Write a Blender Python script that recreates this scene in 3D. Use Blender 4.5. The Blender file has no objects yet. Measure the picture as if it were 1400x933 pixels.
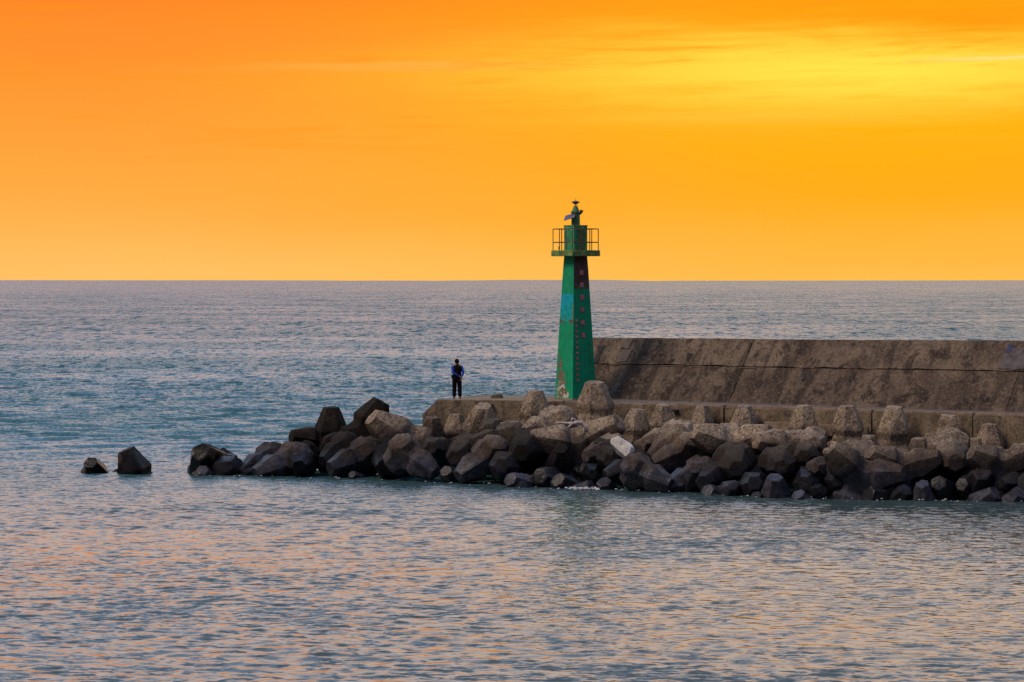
import bpy, bmesh, math, random
import numpy as np
from mathutils import Vector, Matrix, Quaternion, noise

random.seed(11)
R = math.radians
scene = bpy.context.scene
C = scene.collection

# ------------------------------------------------------------------ camera
H = 8.1                      # camera height above the sea (m)
F = 4083.3                   # focal length in pixels of the 1400 px wide photograph (105 mm)
cam_d = bpy.data.cameras.new('camera')
cam_d.lens = 105.0
cam_d.sensor_width = 36.0
cam_d.shift_y = -82.5 / 1400.0
cam_d.clip_start = 0.5
cam_d.clip_end = 60000.0
cam = bpy.data.objects.new('camera', cam_d)
C.objects.link(cam)
cam.location = (0, 0, H)
cam.rotation_euler = (R(90), 0, 0)
scene.camera = cam

scene.view_settings.view_transform = 'Standard'
scene.view_settings.look = 'None'
scene.view_settings.gamma = 1.0
scene.view_settings.exposure = 0.0
scene.view_settings.use_curve_mapping = False
scene.render.engine = 'CYCLES'
scene.cycles.use_denoising = False
scene.cycles.max_bounces = 6
scene.cycles.sample_clamp_indirect = 6.0


def P(px, py, Y):
    """world point of photo pixel (px, py) at distance Y"""
    return Vector(((px - 700.0) / F * Y, Y, H - (py - 384.0) / F * Y))


# ------------------------------------------------------------------ node helpers
class NT:
    def __init__(self, tree):
        self.t = tree
        self.n = tree.nodes
        self.l = tree.links

    def add(self, kind, **kw):
        nd = self.n.new(kind)
        for k, v in kw.items():
            setattr(nd, k, v)
        return nd

    def put(self, sock, v):
        if v is None:
            return
        if hasattr(v, 'links'):
            self.l.new(v, sock)
        else:
            sock.default_value = v

    def math(self, op, a, b=None, c=None, clamp=False):
        nd = self.add('ShaderNodeMath', operation=op, use_clamp=clamp)
        self.put(nd.inputs[0], a)
        self.put(nd.inputs[1], b)
        self.put(nd.inputs[2], c)
        return nd.outputs[0]

    def vmath(self, op, a, b=None, scale=None):
        nd = self.add('ShaderNodeVectorMath', operation=op)
        self.put(nd.inputs[0], a)
        self.put(nd.inputs[1], b)
        if scale is not None:
            self.put(nd.inputs['Scale'], scale)
        return nd.outputs['Value'] if op in ('LENGTH', 'DOT_PRODUCT', 'DISTANCE') else nd.outputs[0]

    def noise(self, vec, scale, detail=4.0, rough=0.55, dist=0.0, color=False):
        nd = self.add('ShaderNodeTexNoise')
        self.put(nd.inputs['Vector'], vec)
        self.put(nd.inputs['Scale'], scale)
        nd.inputs['Detail'].default_value = detail
        nd.inputs['Roughness'].default_value = rough
        nd.inputs['Distortion'].default_value = dist
        return nd.outputs['Color' if color else 'Fac']

    def step(self, v, a, b, lo=0.0, hi=1.0):
        nd = self.add('ShaderNodeMapRange', interpolation_type='SMOOTHSTEP')
        self.put(nd.inputs[0], v)
        for i, x in zip((1, 2, 3, 4), (a, b, lo, hi)):
            self.put(nd.inputs[i], x)
        return nd.outputs[0]

    def mix(self, f, a, b, blend='MIX'):
        nd = self.add('ShaderNodeMix', data_type='RGBA', blend_type=blend)
        self.put(nd.inputs[0], f)
        self.put(nd.inputs[6], a if hasattr(a, 'links') else col(a))
        self.put(nd.inputs[7], b if hasattr(b, 'links') else col(b))
        return nd.outputs[2]

    def ramp(self, v, stops):
        nd = self.add('ShaderNodeValToRGB')
        self.put(nd.inputs[0], v)
        el = nd.color_ramp.elements
        while len(el) < len(stops):
            el.new(0.5)
        for e, (p, c) in zip(el, stops):
            e.position = p
            e.color = col(c)
        return nd.outputs[0]

    def sep(self, v):
        nd = self.add('ShaderNodeSeparateXYZ')
        self.put(nd.inputs[0], v)
        return nd.outputs

    def comb(self, x, y, z):
        nd = self.add('ShaderNodeCombineXYZ')
        for i, a in enumerate((x, y, z)):
            self.put(nd.inputs[i], a)
        return nd.outputs[0]


def col(c):
    return (c[0], c[1], c[2], 1.0)


def srgb(r, g, b):
    f = lambda v: (v / 255 / 12.92) if v / 255 <= 0.04045 else ((v / 255 + 0.055) / 1.055) ** 2.4
    return (f(r), f(g), f(b))


# ------------------------------------------------------------------ sky
SUN_AZ = R(-116)     # soft veiled light comes from the left
SUN_EL = R(50)
world = bpy.data.worlds.new('World')
scene.world = world
world.use_nodes = True
W = NT(world.node_tree)
W.n.clear()
tc = W.add('ShaderNodeTexCoord')
dx, dy, dz = W.sep(tc.outputs['Generated'])
el = W.math('MULTIPLY', W.math('ARCSINE', dz), 180 / math.pi)          # elevation, degrees
az = W.math('MULTIPLY', W.math('ARCTAN2', dx, dy), 180 / math.pi)      # azimuth, degrees, + is right
# streaked cloud veil: long in azimuth, thin in elevation
svec = W.comb(W.math('MULTIPLY', az, 0.16), W.math('ADD', W.math('MULTIPLY', el, 1.55), W.math('MULTIPLY', az, -0.030)), 3.7)
streak = W.noise(svec, 1.0, 5.0, 0.62, 0.35)
svec2 = W.comb(W.math('MULTIPLY', az, 0.09), W.math('MULTIPLY', el, 0.75), 9.1)
streak2 = W.noise(svec2, 1.0, 3.0, 0.5, 0.2)
fvec = W.comb(W.math('MULTIPLY', az, 0.30), W.math('ADD', W.math('MULTIPLY', el, 5.2), W.math('MULTIPLY', az, -0.09)), 21.3)
finest = W.noise(fvec, 1.0, 5.0, 0.6, 0.5)
elw = W.math('ADD', el, W.math('MULTIPLY', W.math('SUBTRACT', streak2, 0.5), 1.2))
eln = W.math('DIVIDE', elw, 90.0, clamp=True)


def sky_ramp(low):
    return W.ramp(eln, [(e / 90.0, c) for e, c in low])


left = sky_ramp([(0.0, srgb(255, 194, 100)), (1.6, srgb(255, 173, 68)), (4.0, srgb(255, 150, 46)), (5.8, srgb(255, 130, 36)),
                 (7.4, srgb(252, 190, 148)), (9.5, srgb(250, 216, 196)), (16, srgb(206, 198, 204)), (26, srgb(142, 170, 206)), (45, srgb(126, 152, 190)), (90, srgb(134, 156, 190))])
right = sky_ramp([(0.0, srgb(255, 190, 78)), (1.6, srgb(255, 174, 26)), (3.0, srgb(255, 178, 8)), (4.4, srgb(255, 172, 8)), (5.8, srgb(255, 154, 8)),
                  (7.4, srgb(255, 198, 140)), (9.5, srgb(254, 220, 192)), (16, srgb(222, 202, 196)), (26, srgb(168, 174, 192)), (45, srgb(130, 152, 188)), (90, srgb(134, 156, 190))])
lr = W.step(az, -9.0, 7.0)
low = W.mix(lr, left, right)
# the glow of the hidden sun, drawn out by the cloud streaks
ga = W.math('DIVIDE', W.math('SUBTRACT', az, 6.8), 6.4)
ge = W.math('DIVIDE', W.math('SUBTRACT', W.math('ADD', el, W.math('MULTIPLY', W.math('SUBTRACT', W.math('ADD', W.math('MULTIPLY', streak, 0.6), W.math('MULTIPLY', finest, 0.4)), 0.5), 2.4)), 3.95), 0.68)
glow = W.math('POWER', 2.718, W.math('MULTIPLY', W.math('ADD', W.math('MULTIPLY', ga, ga), W.math('MULTIPLY', ge, ge)), -1.0))
low = W.mix(W.math('MULTIPLY', glow, 0.98, clamp=True), low, srgb(255, 230, 76))
# darker and lighter veils
inband = W.math('MULTIPLY', W.step(el, 1.6, 3.6), W.step(el, 14.0, 8.0))
dk = W.math('MULTIPLY', W.step(W.math('ADD', W.math('MULTIPLY', streak, 0.6), W.math('MULTIPLY', finest, 0.4)), 0.50, 0.66), inband)
low = W.mix(W.math('MULTIPLY', dk, 0.6), low, srgb(255, 150, 20))


def cloud_band(a0, wa, e0, tilt, we, wob):
    """a long thin cloud: gaussian across, soft-ended along, frayed by the streak noise"""
    ee = W.math('SUBTRACT', W.math('ADD', el, W.math('MULTIPLY', W.math('SUBTRACT', streak, 0.5), wob)), W.math('ADD', W.math('MULTIPLY', az, tilt), e0))
    ee = W.math('DIVIDE', ee, we)
    aa = W.math('DIVIDE', W.math('SUBTRACT', az, a0), wa)
    return W.math('POWER', 2.718, W.math('MULTIPLY', W.math('ADD', W.math('MULTIPLY', ee, ee), W.math('MULTIPLY', aa, aa)), -1.0))


fray = W.step(streak2, 0.38, 0.56, 0.45, 1.0)
low = W.mix(W.math('MULTIPLY', W.math('MULTIPLY', cloud_band(7.5, 6.0, 5.0, 0.012, 0.24, 0.7), fray), 0.85), low, srgb(255, 156, 8))
low = W.mix(W.math('MULTIPLY', cloud_band(-2.6, 2.6, 4.16, 0.018, 0.09, 0.5), 0.20), low, srgb(255, 206, 116))
low = W.mix(W.math('MULTIPLY', cloud_band(9.3, 1.2, 4.10, 0.012, 0.05, 0.4), 0.55), low, srgb(255, 232, 150))
low = W.mix(W.math('MULTIPLY', cloud_band(4.0, 3.2, 3.10, 0.016, 0.10, 0.6), 0.30), low, srgb(255, 206, 70))
low = W.mix(W.math('MULTIPLY', cloud_band(-6.0, 5.0, 4.65, 0.02, 0.30, 0.8), 0.35), low, srgb(255, 142, 46))
# away from the sunset the low sky turns to dusk mauve
cosaz = W.math('COSINE', W.math('MULTIPLY', az, math.pi / 180))
warm = W.step(cosaz, -0.35, 0.85)
dusk = sky_ramp([(0, srgb(48, 44, 54)), (8, srgb(62, 57, 70)), (20, srgb(96, 93, 112)), (45, srgb(136, 148, 182)), (90, srgb(146, 164, 198))])
low = W.vmath('SCALE', low, scale=W.step(el, 6.0, 15.0, 1.0, 1.5))     # unseen sky above the sunset band, boosted to brighten sea and scene
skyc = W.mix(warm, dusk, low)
nish = W.add('ShaderNodeTexSky', sky_type='NISHITA')
nish.sun_disc = False
nish.sun_elevation = SUN_EL
nish.sun_rotation = SUN_AZ
bg1 = W.add('ShaderNodeBackground')
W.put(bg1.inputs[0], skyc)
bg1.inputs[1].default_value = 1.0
bg2 = W.add('ShaderNodeBackground')
W.put(bg2.inputs[0], nish.outputs[0])
bg2.inputs[1].default_value = 0.0004
ad = W.add('ShaderNodeAddShader')
W.l.new(bg1.outputs[0], ad.inputs[0])
W.l.new(bg2.outputs[0], ad.inputs[1])
wo = W.add('ShaderNodeOutputWorld')
W.l.new(ad.outputs[0], wo.inputs[0])

sun_d = bpy.data.lights.new('sun', 'SUN')
sun_d.energy = 1.7
sun_d.angle = R(20)
sun_d.color = (1.0, 0.79, 0.56)
sun = bpy.data.objects.new('sun', sun_d)
C.objects.link(sun)
sdir = Vector((math.sin(SUN_AZ) * math.cos(SUN_EL), math.cos(SUN_AZ) * math.cos(SUN_EL), math.sin(SUN_EL)))
sun.rotation_euler = (-sdir).to_track_quat('-Z', 'Y').to_euler()
sun.location = sdir * 60


# ------------------------------------------------------------------ materials
def new_mat(name):
    m = bpy.data.materials.new(name)
    m.use_nodes = True
    t = NT(m.node_tree)
    b = m.node_tree.nodes['Principled BSDF']
    return m, t, b


def simple(name, c, rough=0.6, metal=0.0, var=0.25, scale=9.0, bump=0.0, spec=0.5):
    m, t, b = new_mat(name)
    o = t.add('ShaderNodeTexCoord').outputs['Object']
    n = t.noise(o, scale, 5, 0.6)
    k = t.step(n, 0.3, 0.7, 1 - var, 1 + var)
    cc = t.vmath('SCALE', c, scale=k)
    t.put(b.inputs['Base Color'], cc)
    b.inputs['Roughness'].default_value = rough
    b.inputs['Metallic'].default_value = metal
    b.inputs['Specular IOR Level'].default_value = spec
    if bump:
        bp = t.add('ShaderNodeBump')
        bp.inputs['Strength'].default_value = bump
        bp.inputs['Distance'].default_value = 0.02
        t.put(bp.inputs['Height'], n)
        t.put(b.inputs['Normal'], bp.outputs[0])
    return m


def tetra_mat():
    m, t, b = new_mat('weathered_tetrapod_concrete')
    geo = t.add('ShaderNodeNewGeometry')
    info = t.add('ShaderNodeObjectInfo')
    obj = t.add('ShaderNodeTexCoord').outputs['Object']
    v = t.vmath('ADD', obj, t.vmath('SCALE', (37.0, 51.0, 23.0), scale=info.outputs['Random']))
    big = t.noise(v, 1.0, 4, 0.6)
    mid = t.noise(v, 3.0, 5, 0.68)
    fine = t.noise(v, 9.0, 3, 0.65)
    base = t.mix(t.step(big, 0.35, 0.65), (0.205, 0.155, 0.112), (0.370, 0.295, 0.215))
    base = t.mix(t.math('MULTIPLY', t.step(mid, 0.50, 0.64), 0.85), base, (0.125, 0.095, 0.078))
    base = t.mix(t.math('MULTIPLY', t.step(fine, 0.54, 0.64), 0.75), base, (0.50, 0.42, 0.33))
    base = t.mix(t.math('MULTIPLY', t.step(fine, 0.45, 0.36), 0.85), base, (0.060, 0.046, 0.042))
    # lichen crust
    lic = t.math('MULTIPLY', t.step(t.noise(v, 6.0, 5, 0.75), 0.56, 0.64), t.step(big, 0.42, 0.6))
    base = t.mix(t.math('MULTIPLY', lic, 0.5), base, (0.46, 0.40, 0.28))
    # tide zone: algae-black splash band, then bare wet slate concrete at the water
    z = t.sep(geo.outputs['Position'])[2]
    zz = t.math('ADD', z, t.math('MULTIPLY', t.math('SUBTRACT', t.noise(geo.outputs['Position'], 0.7, 4, 0.6), 0.5), 1.5))
    alg = t.math('MULTIPLY', t.step(zz, 2.45, 1.25), 0.95)
    base = t.mix(alg, base, t.mix(t.step(mid, 0.4, 0.65), (0.038, 0.028, 0.029), (0.095, 0.072, 0.064)))
    wet = t.step(zz, 1.30, 0.70)
    base = t.mix(t.math('MULTIPLY', wet, 0.85), base, t.mix(t.step(mid, 0.38, 0.66), (0.030, 0.032, 0.046), (0.074, 0.078, 0.112)))
    base = t.mix(1.0, base, info.outputs['Color'], 'MULTIPLY')
    t.put(b.inputs['Base Color'], base)
    t.put(b.inputs['Roughness'], t.math('SUBTRACT', 0.95, t.math('MULTIPLY', wet, 0.58)))
    b.inputs['Specular IOR Level'].default_value = 0.25
    bp = t.add('ShaderNodeBump')
    bp.inputs['Distance'].default_value = 0.07
    t.put(bp.inputs['Strength'], t.math('SUBTRACT', 0.65, t.math('MULTIPLY', wet, 0.4)))
    t.put(bp.inputs['Height'], t.math('ADD', t.math('MULTIPLY', fine, 0.7), t.math('MULTIPLY', mid, 1.3)))
    t.put(b.inputs['Normal'], bp.outputs[0])
    return m


def wall_mat(name, a, bcol, dark, lean):
    """old cast concrete, run-off streaks following the slope"""
    m, t, b = new_mat(name)
    obj = t.add('ShaderNodeNewGeometry').outputs['Position']
    x, y, z = t.sep(obj)
    # along-wall coordinate with the lean of the streaks taken out
    al = t.math('SUBTRACT', t.math('MULTIPLY', x, 0.77), t.math('MULTIPLY', y, 0.64))
    v = t.comb(al, t.math('MULTIPLY', z, 1.0), 0.0)
    st = t.noise(t.comb(t.math('MULTIPLY', al, 1.3), t.math('MULTIPLY', z, 0.35), 4.0), 1.0, 5, 0.6, 0.6)
    big = t.noise(v, 0.5, 5, 0.65, 0.8)
    blo = t.noise(v, 1.05, 6, 0.7, 0.9)
    mid = t.noise(v, 3.0, 5, 0.68)
    fine = t.noise(obj, 8.5, 3, 0.68)
    c = t.mix(t.step(big, 0.38, 0.62), a, bcol)
    c = t.mix(t.math('MULTIPLY', t.step(st, 0.50, 0.64), 0.66), c, dark)
    c = t.mix(t.math('MULTIPLY', t.step(st, 0.42, 0.33), 0.5), c, bcol)
    c = t.mix(t.math('MULTIPLY', t.step(blo, 0.51, 0.62), 0.80), c, dark)
    c = t.mix(t.math('MULTIPLY', t.step(mid, 0.54, 0.66), 0.55), c, dark)
    c = t.mix(t.math('MULTIPLY', t.step(fine, 0.55, 0.66), 0.5), c, (0.26, 0.20, 0.15))
    c = t.mix(t.math('MULTIPLY', t.step(fine, 0.45, 0.36), 0.70), c, (0.045, 0.034, 0.032))
    rust = t.math('MULTIPLY', t.step(t.noise(v, 1.7, 6, 0.75), 0.57, 0.66), 0.45)
    c = t.mix(rust, c, (0.22, 0.135, 0.070))
    t.put(b.inputs['Base Color'], c)
    b.inputs['Roughness'].default_value = 0.95
    b.inputs['Specular IOR Level'].default_value = 0.25
    bp = t.add('ShaderNodeBump')
    bp.inputs['Strength'].default_value = 0.8
    bp.inputs['Distance'].default_value = 0.05
    t.put(bp.inputs['Height'], t.math('ADD', t.math('MULTIPLY', fine, 0.5), mid))
    t.put(b.inputs['Normal'], bp.outputs[0])
    return m


def sea_mat():
    m, t, b = new_mat('sea_water')
    geo = t.add('ShaderNodeNewGeometry')
    pos = geo.outputs['Position']
    x, y, z = t.sep(pos)
    # wind patches
    pat = t.noise(t.comb(t.math('MULTIPLY', x, 0.020), t.math('MULTIPLY', y, 0.022), 1.0), 1.0, 4, 0.6, 0.6)
    amp = t.step(pat, 0.36, 0.62, 0.58, 1.28)
    # sheltered water on this side of the pier, open sea beyond, calmer sheen far out
    amp = t.math('MULTIPLY', amp, t.step(y, 80.0, 150.0, 0.74, 1.35))

    def slope(sx, sy, scale, det, ax, ay, seed):
        n = t.noise(t.comb(t.math('MULTIPLY', x, sx), t.math('MULTIPLY', y, sy), seed), scale, det, 0.6, 0.0, True)
        d = t.vmath('SUBTRACT', n, (0.5, 0.5, 0.5))
        return t.vmath('MULTIPLY', d, (ax, ay, 0.0))
    s = t.vmath('ADD', slope(0.6, 1.0, 6.0, 2, 1.0, 1.35, 2.0), slope(0.6, 1.0, 1.7, 2, 0.6, 1.0, 7.0))
    s = t.vmath('ADD', s, slope(0.5, 1.0, 0.09, 4, 0.2, 0.8, 12.0))
    # crests too far off to build: each band of distance gets the wave size that still shows there
    for sx0, sy0, d0, d1, seed, a_ in ((0.95, 0.14, 140.0, 220.0, 31.0, 1.5), (0.34, 0.036, 300.0, 520.0, 37.0, 1.6), (0.12, 0.0075, 700.0, 1200.0, 41.0, 0.8), (0.05, 0.0020, 1800.0, 3000.0, 47.0, 0.5)):
        w_ = t.step(y, d0, d1)
        s = t.vmath('ADD', s, t.vmath('SCALE', slope(sx0, sy0, 1.0, 2, 0.3, a_, seed), scale=w_))
    s = t.vmath('SCALE', s, scale=t.math('MULTIPLY', amp, t.step(y, 500.0, 3000.0, 1.0, 0.68)))
    sx_, sy_, sz_ = t.sep(s)
    far = t.step(y, 84.0, 130.0, 0.5, 1.0)
    fold = t.math('MULTIPLY', t.math('ADD', t.math('ABSOLUTE', sy_), 0.010), -1.0)
    sy2 = t.math('ADD', t.math('MULTIPLY', sy_, t.math('SUBTRACT', 1.0, far)), t.math('MULTIPLY', fold, far))
    s = t.comb(sx_, t.math('SUBTRACT', sy2, 0.020), 0.0)
    nrm = t.vmath('NORMALIZE', t.vmath('ADD', geo.outputs['Normal'], s))
    t.put(b.inputs['Base Color'], t.mix(t.step(y, 96.0, 150.0), t.mix(t.step(pat, 0.35, 0.65), (0.052, 0.080, 0.078), (0.068, 0.092, 0.084)), t.mix(t.step(pat, 0.35, 0.65), (0.024, 0.105, 0.145), (0.034, 0.128, 0.148))))
    b.inputs['Roughness'].default_value = 0.08
    b.inputs['IOR'].default_value = 1.40
    t.put(b.inputs['Normal'], nrm)
    return m


def tower_mat():
    """sea-green painted concrete, patched and peeling; local x+ face carries the tiles, y- face the patches"""
    m, t, b = new_mat('peeling_green_tower_paint')
    tcn = t.add('ShaderNodeTexCoord')
    o = tcn.outputs['Object']
    x, y, z = t.sep(o)
    nx, ny, nz = t.sep(tcn.outputs['Normal'])
    n1 = t.noise(o, 2.2, 5, 0.65)
    n2 = t.noise(o, 9.0, 5, 0.7)
    vs = t.noise(t.comb(t.math('MULTIPLY', x, 9.0), t.math('MULTIPLY', y, 9.0), t.math('MULTIPLY', z, 0.8)), 1.0, 4, 0.6)
    c = t.mix(t.step(n1, 0.3, 0.7), (0.000, 0.300, 0.140), (0.004, 0.390, 0.190))
    c = t.mix(t.math('MULTIPLY', t.step(vs, 0.52, 0.72), 0.45), c, (0.004, 0.150, 0.085))
    lf = t.step(ny, -0.6, -0.8)          # 1 on the patched face
    rf = t.step(nx, 0.6, 0.8)            # 1 on the tile face
    wob = t.math('MULTIPLY', t.math('SUBTRACT', n2, 0.5), 0.55)
    # bright cyan repaint
    zc = t.math('ADD', z, wob)
    cy = t.math('MULTIPLY', t.math('MULTIPLY', t.step(zc, 3.34, 3.44), t.step(z, 4.56, 4.52)), lf)
    cy = t.math('MULTIPLY', cy, t.math('MULTIPLY', t.step(t.math('ADD', x, wob), -0.50, -0.36), t.step(t.math('ADD', x, t.math('MULTIPLY', wob, 0.3)), 0.46, 0.36)))
    cy = t.math('MULTIPLY', cy, t.step(t.math('ADD', t.noise(o, 7.0, 4, 0.7), t.math('MULTIPLY', t.math('SUBTRACT', z, 3.95), 0.14)), 0.41, 0.48, 0.10, 1.0))
    c = t.mix(cy, c, t.mix(t.step(n2, 0.38, 0.6), (0.000, 0.30, 0.42), (0.000, 0.50, 0.66)))
    # grey-brown bare render, a tall torn wedge at the foot
    xr = t.math('ADD', x, t.math('MULTIPLY', t.math('SUBTRACT', t.noise(o, 5.0, 5, 0.7), 0.5), 1.1))
    lim = t.math('SUBTRACT', 0.34, t.math('MULTIPLY', z, 0.36))
    bare = t.math('MULTIPLY', t.math('MULTIPLY', t.step(t.math('SUBTRACT', lim, xr), 0.0, 0.03), t.step(xr, -0.44, -0.40)), lf)
    bare = t.math('MULTIPLY', bare, t.step(z, 0.06, 0.12))
    c = t.mix(bare, c, t.mix(t.step(n2, 0.35, 0.65), (0.12, 0.085, 0.055), (0.27, 0.21, 0.13)))
    wh = t.math('MULTIPLY', t.math('MULTIPLY', bare, t.step(t.noise(o, 6.0, 3, 0.6), 0.50, 0.54)), t.step(z, 0.85, 0.65))
    c = t.mix(wh, c, (0.62, 0.62, 0.58))
    # torn edge under the cyan patch and by the arris
    edge = t.math('MULTIPLY', t.math('MULTIPLY', t.step(zc, 3.28, 3.32), t.step(zc, 3.50, 3.42)), lf)
    edge = t.math('MULTIPLY', edge, t.step(n1, 0.46, 0.56))
    c = t.mix(edge, c, (0.13, 0.07, 0.06))
    arr = t.math('MULTIPLY', t.math('MULTIPLY', t.step(z, 3.3, 3.5), t.step(z, 4.3, 4.0)), t.math('MULTIPLY', lf, t.step(t.math('ADD', x, t.math('MULTIPLY', wob, 0.3)), 0.40, 0.44)))
    c = t.mix(t.math('MULTIPLY', arr, 0.8), c, (0.26, 0.20, 0.12))
    # weathered brown undercoat under the gallery on the tile face
    br = t.math('MULTIPLY', t.step(t.math('ADD', z, t.math('MULTIPLY', wob, 1.3)), 4.62, 4.95), rf)
    c = t.mix(t.math('MULTIPLY', br, t.step(n2, 0.30, 0.50, 0.6, 1.0)), c, t.mix(t.step(n1, 0.35, 0.65), (0.075, 0.040, 0.036), (0.115, 0.070, 0.060)))
    t.put(b.inputs['Base Color'], c)
    b.inputs['Roughness'].default_value = 0.75
    b.inputs['Specular IOR Level'].default_value = 0.3
    bp = t.add('ShaderNodeBump')
    bp.inputs['Strength'].default_value = 0.4
    bp.inputs['Distance'].default_value = 0.02
    t.put(bp.inputs['Height'], t.math('SUBTRACT', n2, bare))
    t.put(b.inputs['Normal'], bp.outputs[0])
    return m


M = {}
M['tetra'] = tetra_mat()
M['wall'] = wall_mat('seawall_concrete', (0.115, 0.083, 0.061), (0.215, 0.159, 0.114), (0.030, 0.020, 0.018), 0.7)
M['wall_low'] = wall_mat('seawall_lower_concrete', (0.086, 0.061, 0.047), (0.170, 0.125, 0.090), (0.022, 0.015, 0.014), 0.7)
M['pier'] = wall_mat('pier_concrete', (0.200, 0.152, 0.106), (0.300, 0.235, 0.165), (0.085, 0.062, 0.047), 0.0)
M['deck'] = simple('deck_concrete', (0.150, 0.115, 0.100), 0.95, var=0.35, scale=2.5, bump=0.4, spec=0.25)
M['kerb'] = simple('kerb_concrete', (0.27, 0.205, 0.150), 0.95, var=0.30, scale=3.5, bump=0.4, spec=0.25)
M['patch'] = simple('repair_mortar', (0.165, 0.128, 0.108), 0.95, var=0.3, scale=4, bump=0.4, spec=0.25)
M['blue_patch'] = simple('blue_grey_mortar', (0.115, 0.100, 0.105), 0.95, var=0.35, scale=4, bump=0.4, spec=0.25)
M['blue_paint'] = simple('dark_blue_paint', (0.020, 0.022, 0.10), 0.7, var=0.4, scale=8)
M['iron_hole_shade'] = simple('dark_iron_and_hole_shade', (0.03, 0.027, 0.03), 0.95)  # dark tone of the brackets, also the painted shade of the wall holes
M['rubble'] = simple('dark_rubble', (0.060, 0.050, 0.046), 0.95, var=0.5, scale=3.0, bump=1.0, spec=0.2)
M['sea'] = sea_mat()
M['tower'] = tower_mat()
M['green'] = simple('green_metal_paint', (0.040, 0.330, 0.150), 0.65, var=0.45, scale=5, bump=0.2)
M['olive'] = simple('faded_olive_green_paint', (0.180, 0.290, 0.090), 0.8, var=0.45, scale=5, bump=0.3)
M['lamp_green'] = simple('dark_green_metal', (0.075, 0.185, 0.080), 0.6, var=0.35, scale=8)
M['rail'] = simple('rusty_rail', (0.230, 0.060, 0.042), 0.7, var=0.4, scale=12)
M['lantern'] = simple('dark_red_brown_metal', (0.170, 0.060, 0.062), 0.5, var=0.3, scale=12)
M['panel'] = simple('solar_cells', (0.10, 0.075, 0.11), 0.25, var=0.15, scale=6)
M['alu'] = simple('aluminium_frame', (0.42, 0.36, 0.40), 0.4, 0.5, var=0.1)
M['tile'] = simple('red_brown_tile', (0.350, 0.085, 0.095), 0.6, var=0.25, scale=14)
M['stroke'] = simple('faded_pink_lettering', (0.72, 0.38, 0.39), 0.7, var=0.25, scale=20)
M['skin'] = simple('skin', (0.36, 0.19, 0.13), 0.55, var=0.1)
M['vest'] = simple('black_plum_vest', (0.014, 0.009, 0.013), 0.85, spec=0.08, var=0.25, scale=12)
M['sleeve'] = simple('bright_blue_sleeve', (0.004, 0.070, 0.52), 0.8, var=0.2, scale=12)
M['trousers'] = simple('black_trousers', (0.010, 0.008, 0.012), 0.85, spec=0.08, var=0.25, scale=12)
M['hair'] = simple('black_hair', (0.010, 0.008, 0.009), 0.6, spec=0.08, var=0.2, scale=30)
M['shoe'] = simple('grey_shoe', (0.17, 0.15, 0.15), 0.7, var=0.2)
M['drift'] = simple('bleached_driftwood', (0.55, 0.45, 0.46), 0.85, var=0.45, scale=7, bump=0.5)
M['white_stone'] = None
M['foam'] = simple('foam_white', (0.62, 0.62, 0.66), 0.7, var=0.1)


def white_mat():
    m, t, b = new_mat('white_speckled_stone')
    o = t.add('ShaderNodeTexCoord').outputs['Object']
    c = t.mix(t.step(t.noise(o, 9.0, 5, 0.7), 0.55, 0.66), (0.86, 0.83, 0.81), (0.40, 0.35, 0.33))
    c = t.mix(t.math('MULTIPLY', t.step(t.noise(o, 22.0, 3, 0.6), 0.56, 0.64), 0.7), c, (0.22, 0.19, 0.17))
    t.put(b.inputs['Base Color'], c)
    b.inputs['Roughness'].default_value = 0.9
    return m


M['white_stone'] = white_mat()


# ------------------------------------------------------------------ object helpers
def obj_from(name, me, mat=None, parent=None, smooth=False):
    if mat is not None:
        me.materials.clear()
        me.materials.append(M[mat] if isinstance(mat, str) else mat)
    if smooth:
        me.polygons.foreach_set('use_smooth', [True] * len(me.polygons))
    o = bpy.data.objects.new(name, me)
    C.objects.link(o)
    if parent is not None:
        o.parent = parent
    return o


def from_bm(name, bm, mat=None, parent=None, smooth=False):
    me = bpy.data.meshes.new(name)
    bmesh.ops.recalc_face_normals(bm, faces=bm.faces)
    bm.to_mesh(me)
    bm.free()
    return obj_from(name, me, mat, parent, smooth)


def tag(o, label=None, cat=None, group=None, kind=None):
    if label:
        o['label'] = label
    if cat:
        o['category'] = cat
    if group:
        o['group'] = group
    if kind:
        o['kind'] = kind
    return o


def empty(name, loc, rz=0.0):
    o = bpy.data.objects.new(name, None)
    o.empty_display_size = 0.3
    C.objects.link(o)
    o.location = loc
    o.rotation_euler = (0, 0, rz)
    return o


def box_bm(sx, sy, sz, centre=(0, 0, 0), bevel=0.0, seg=2):
    bm = bmesh.new()
    bmesh.ops.create_cube(bm, size=1.0)
    for v in bm.verts:
        v.co = Vector((v.co.x * sx, v.co.y * sy, v.co.z * sz)) + Vector(centre)
    if bevel:
        bmesh.ops.bevel(bm, geom=list(bm.edges), offset=bevel, segments=seg, affect='EDGES', profile=0.6)
    return bm


def rings_bm(rings, cap=True):
    """loft closed rings of equal vertex count"""
    bm = bmesh.new()
    vr = [[bm.verts.new(p) for p in r] for r in rings]
    n = len(vr[0])
    for a, b in zip(vr[:-1], vr[1:]):
        for i in range(n):
            bm.faces.new((a[i], a[(i + 1) % n], b[(i + 1) % n], b[i]))
    if cap:
        bm.faces.new(vr[0][::-1])
        bm.faces.new(vr[-1])
    return bm


def lathe_bm(profile, n=16, loc=(0, 0, 0), rot=0.0):
    loc = Vector(loc)
    return rings_bm([[loc + Vector((r * math.cos(2 * math.pi * i / n + rot), r * math.sin(2 * math.pi * i / n + rot), z)) for i in range(n)] for r, z in profile])


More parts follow.
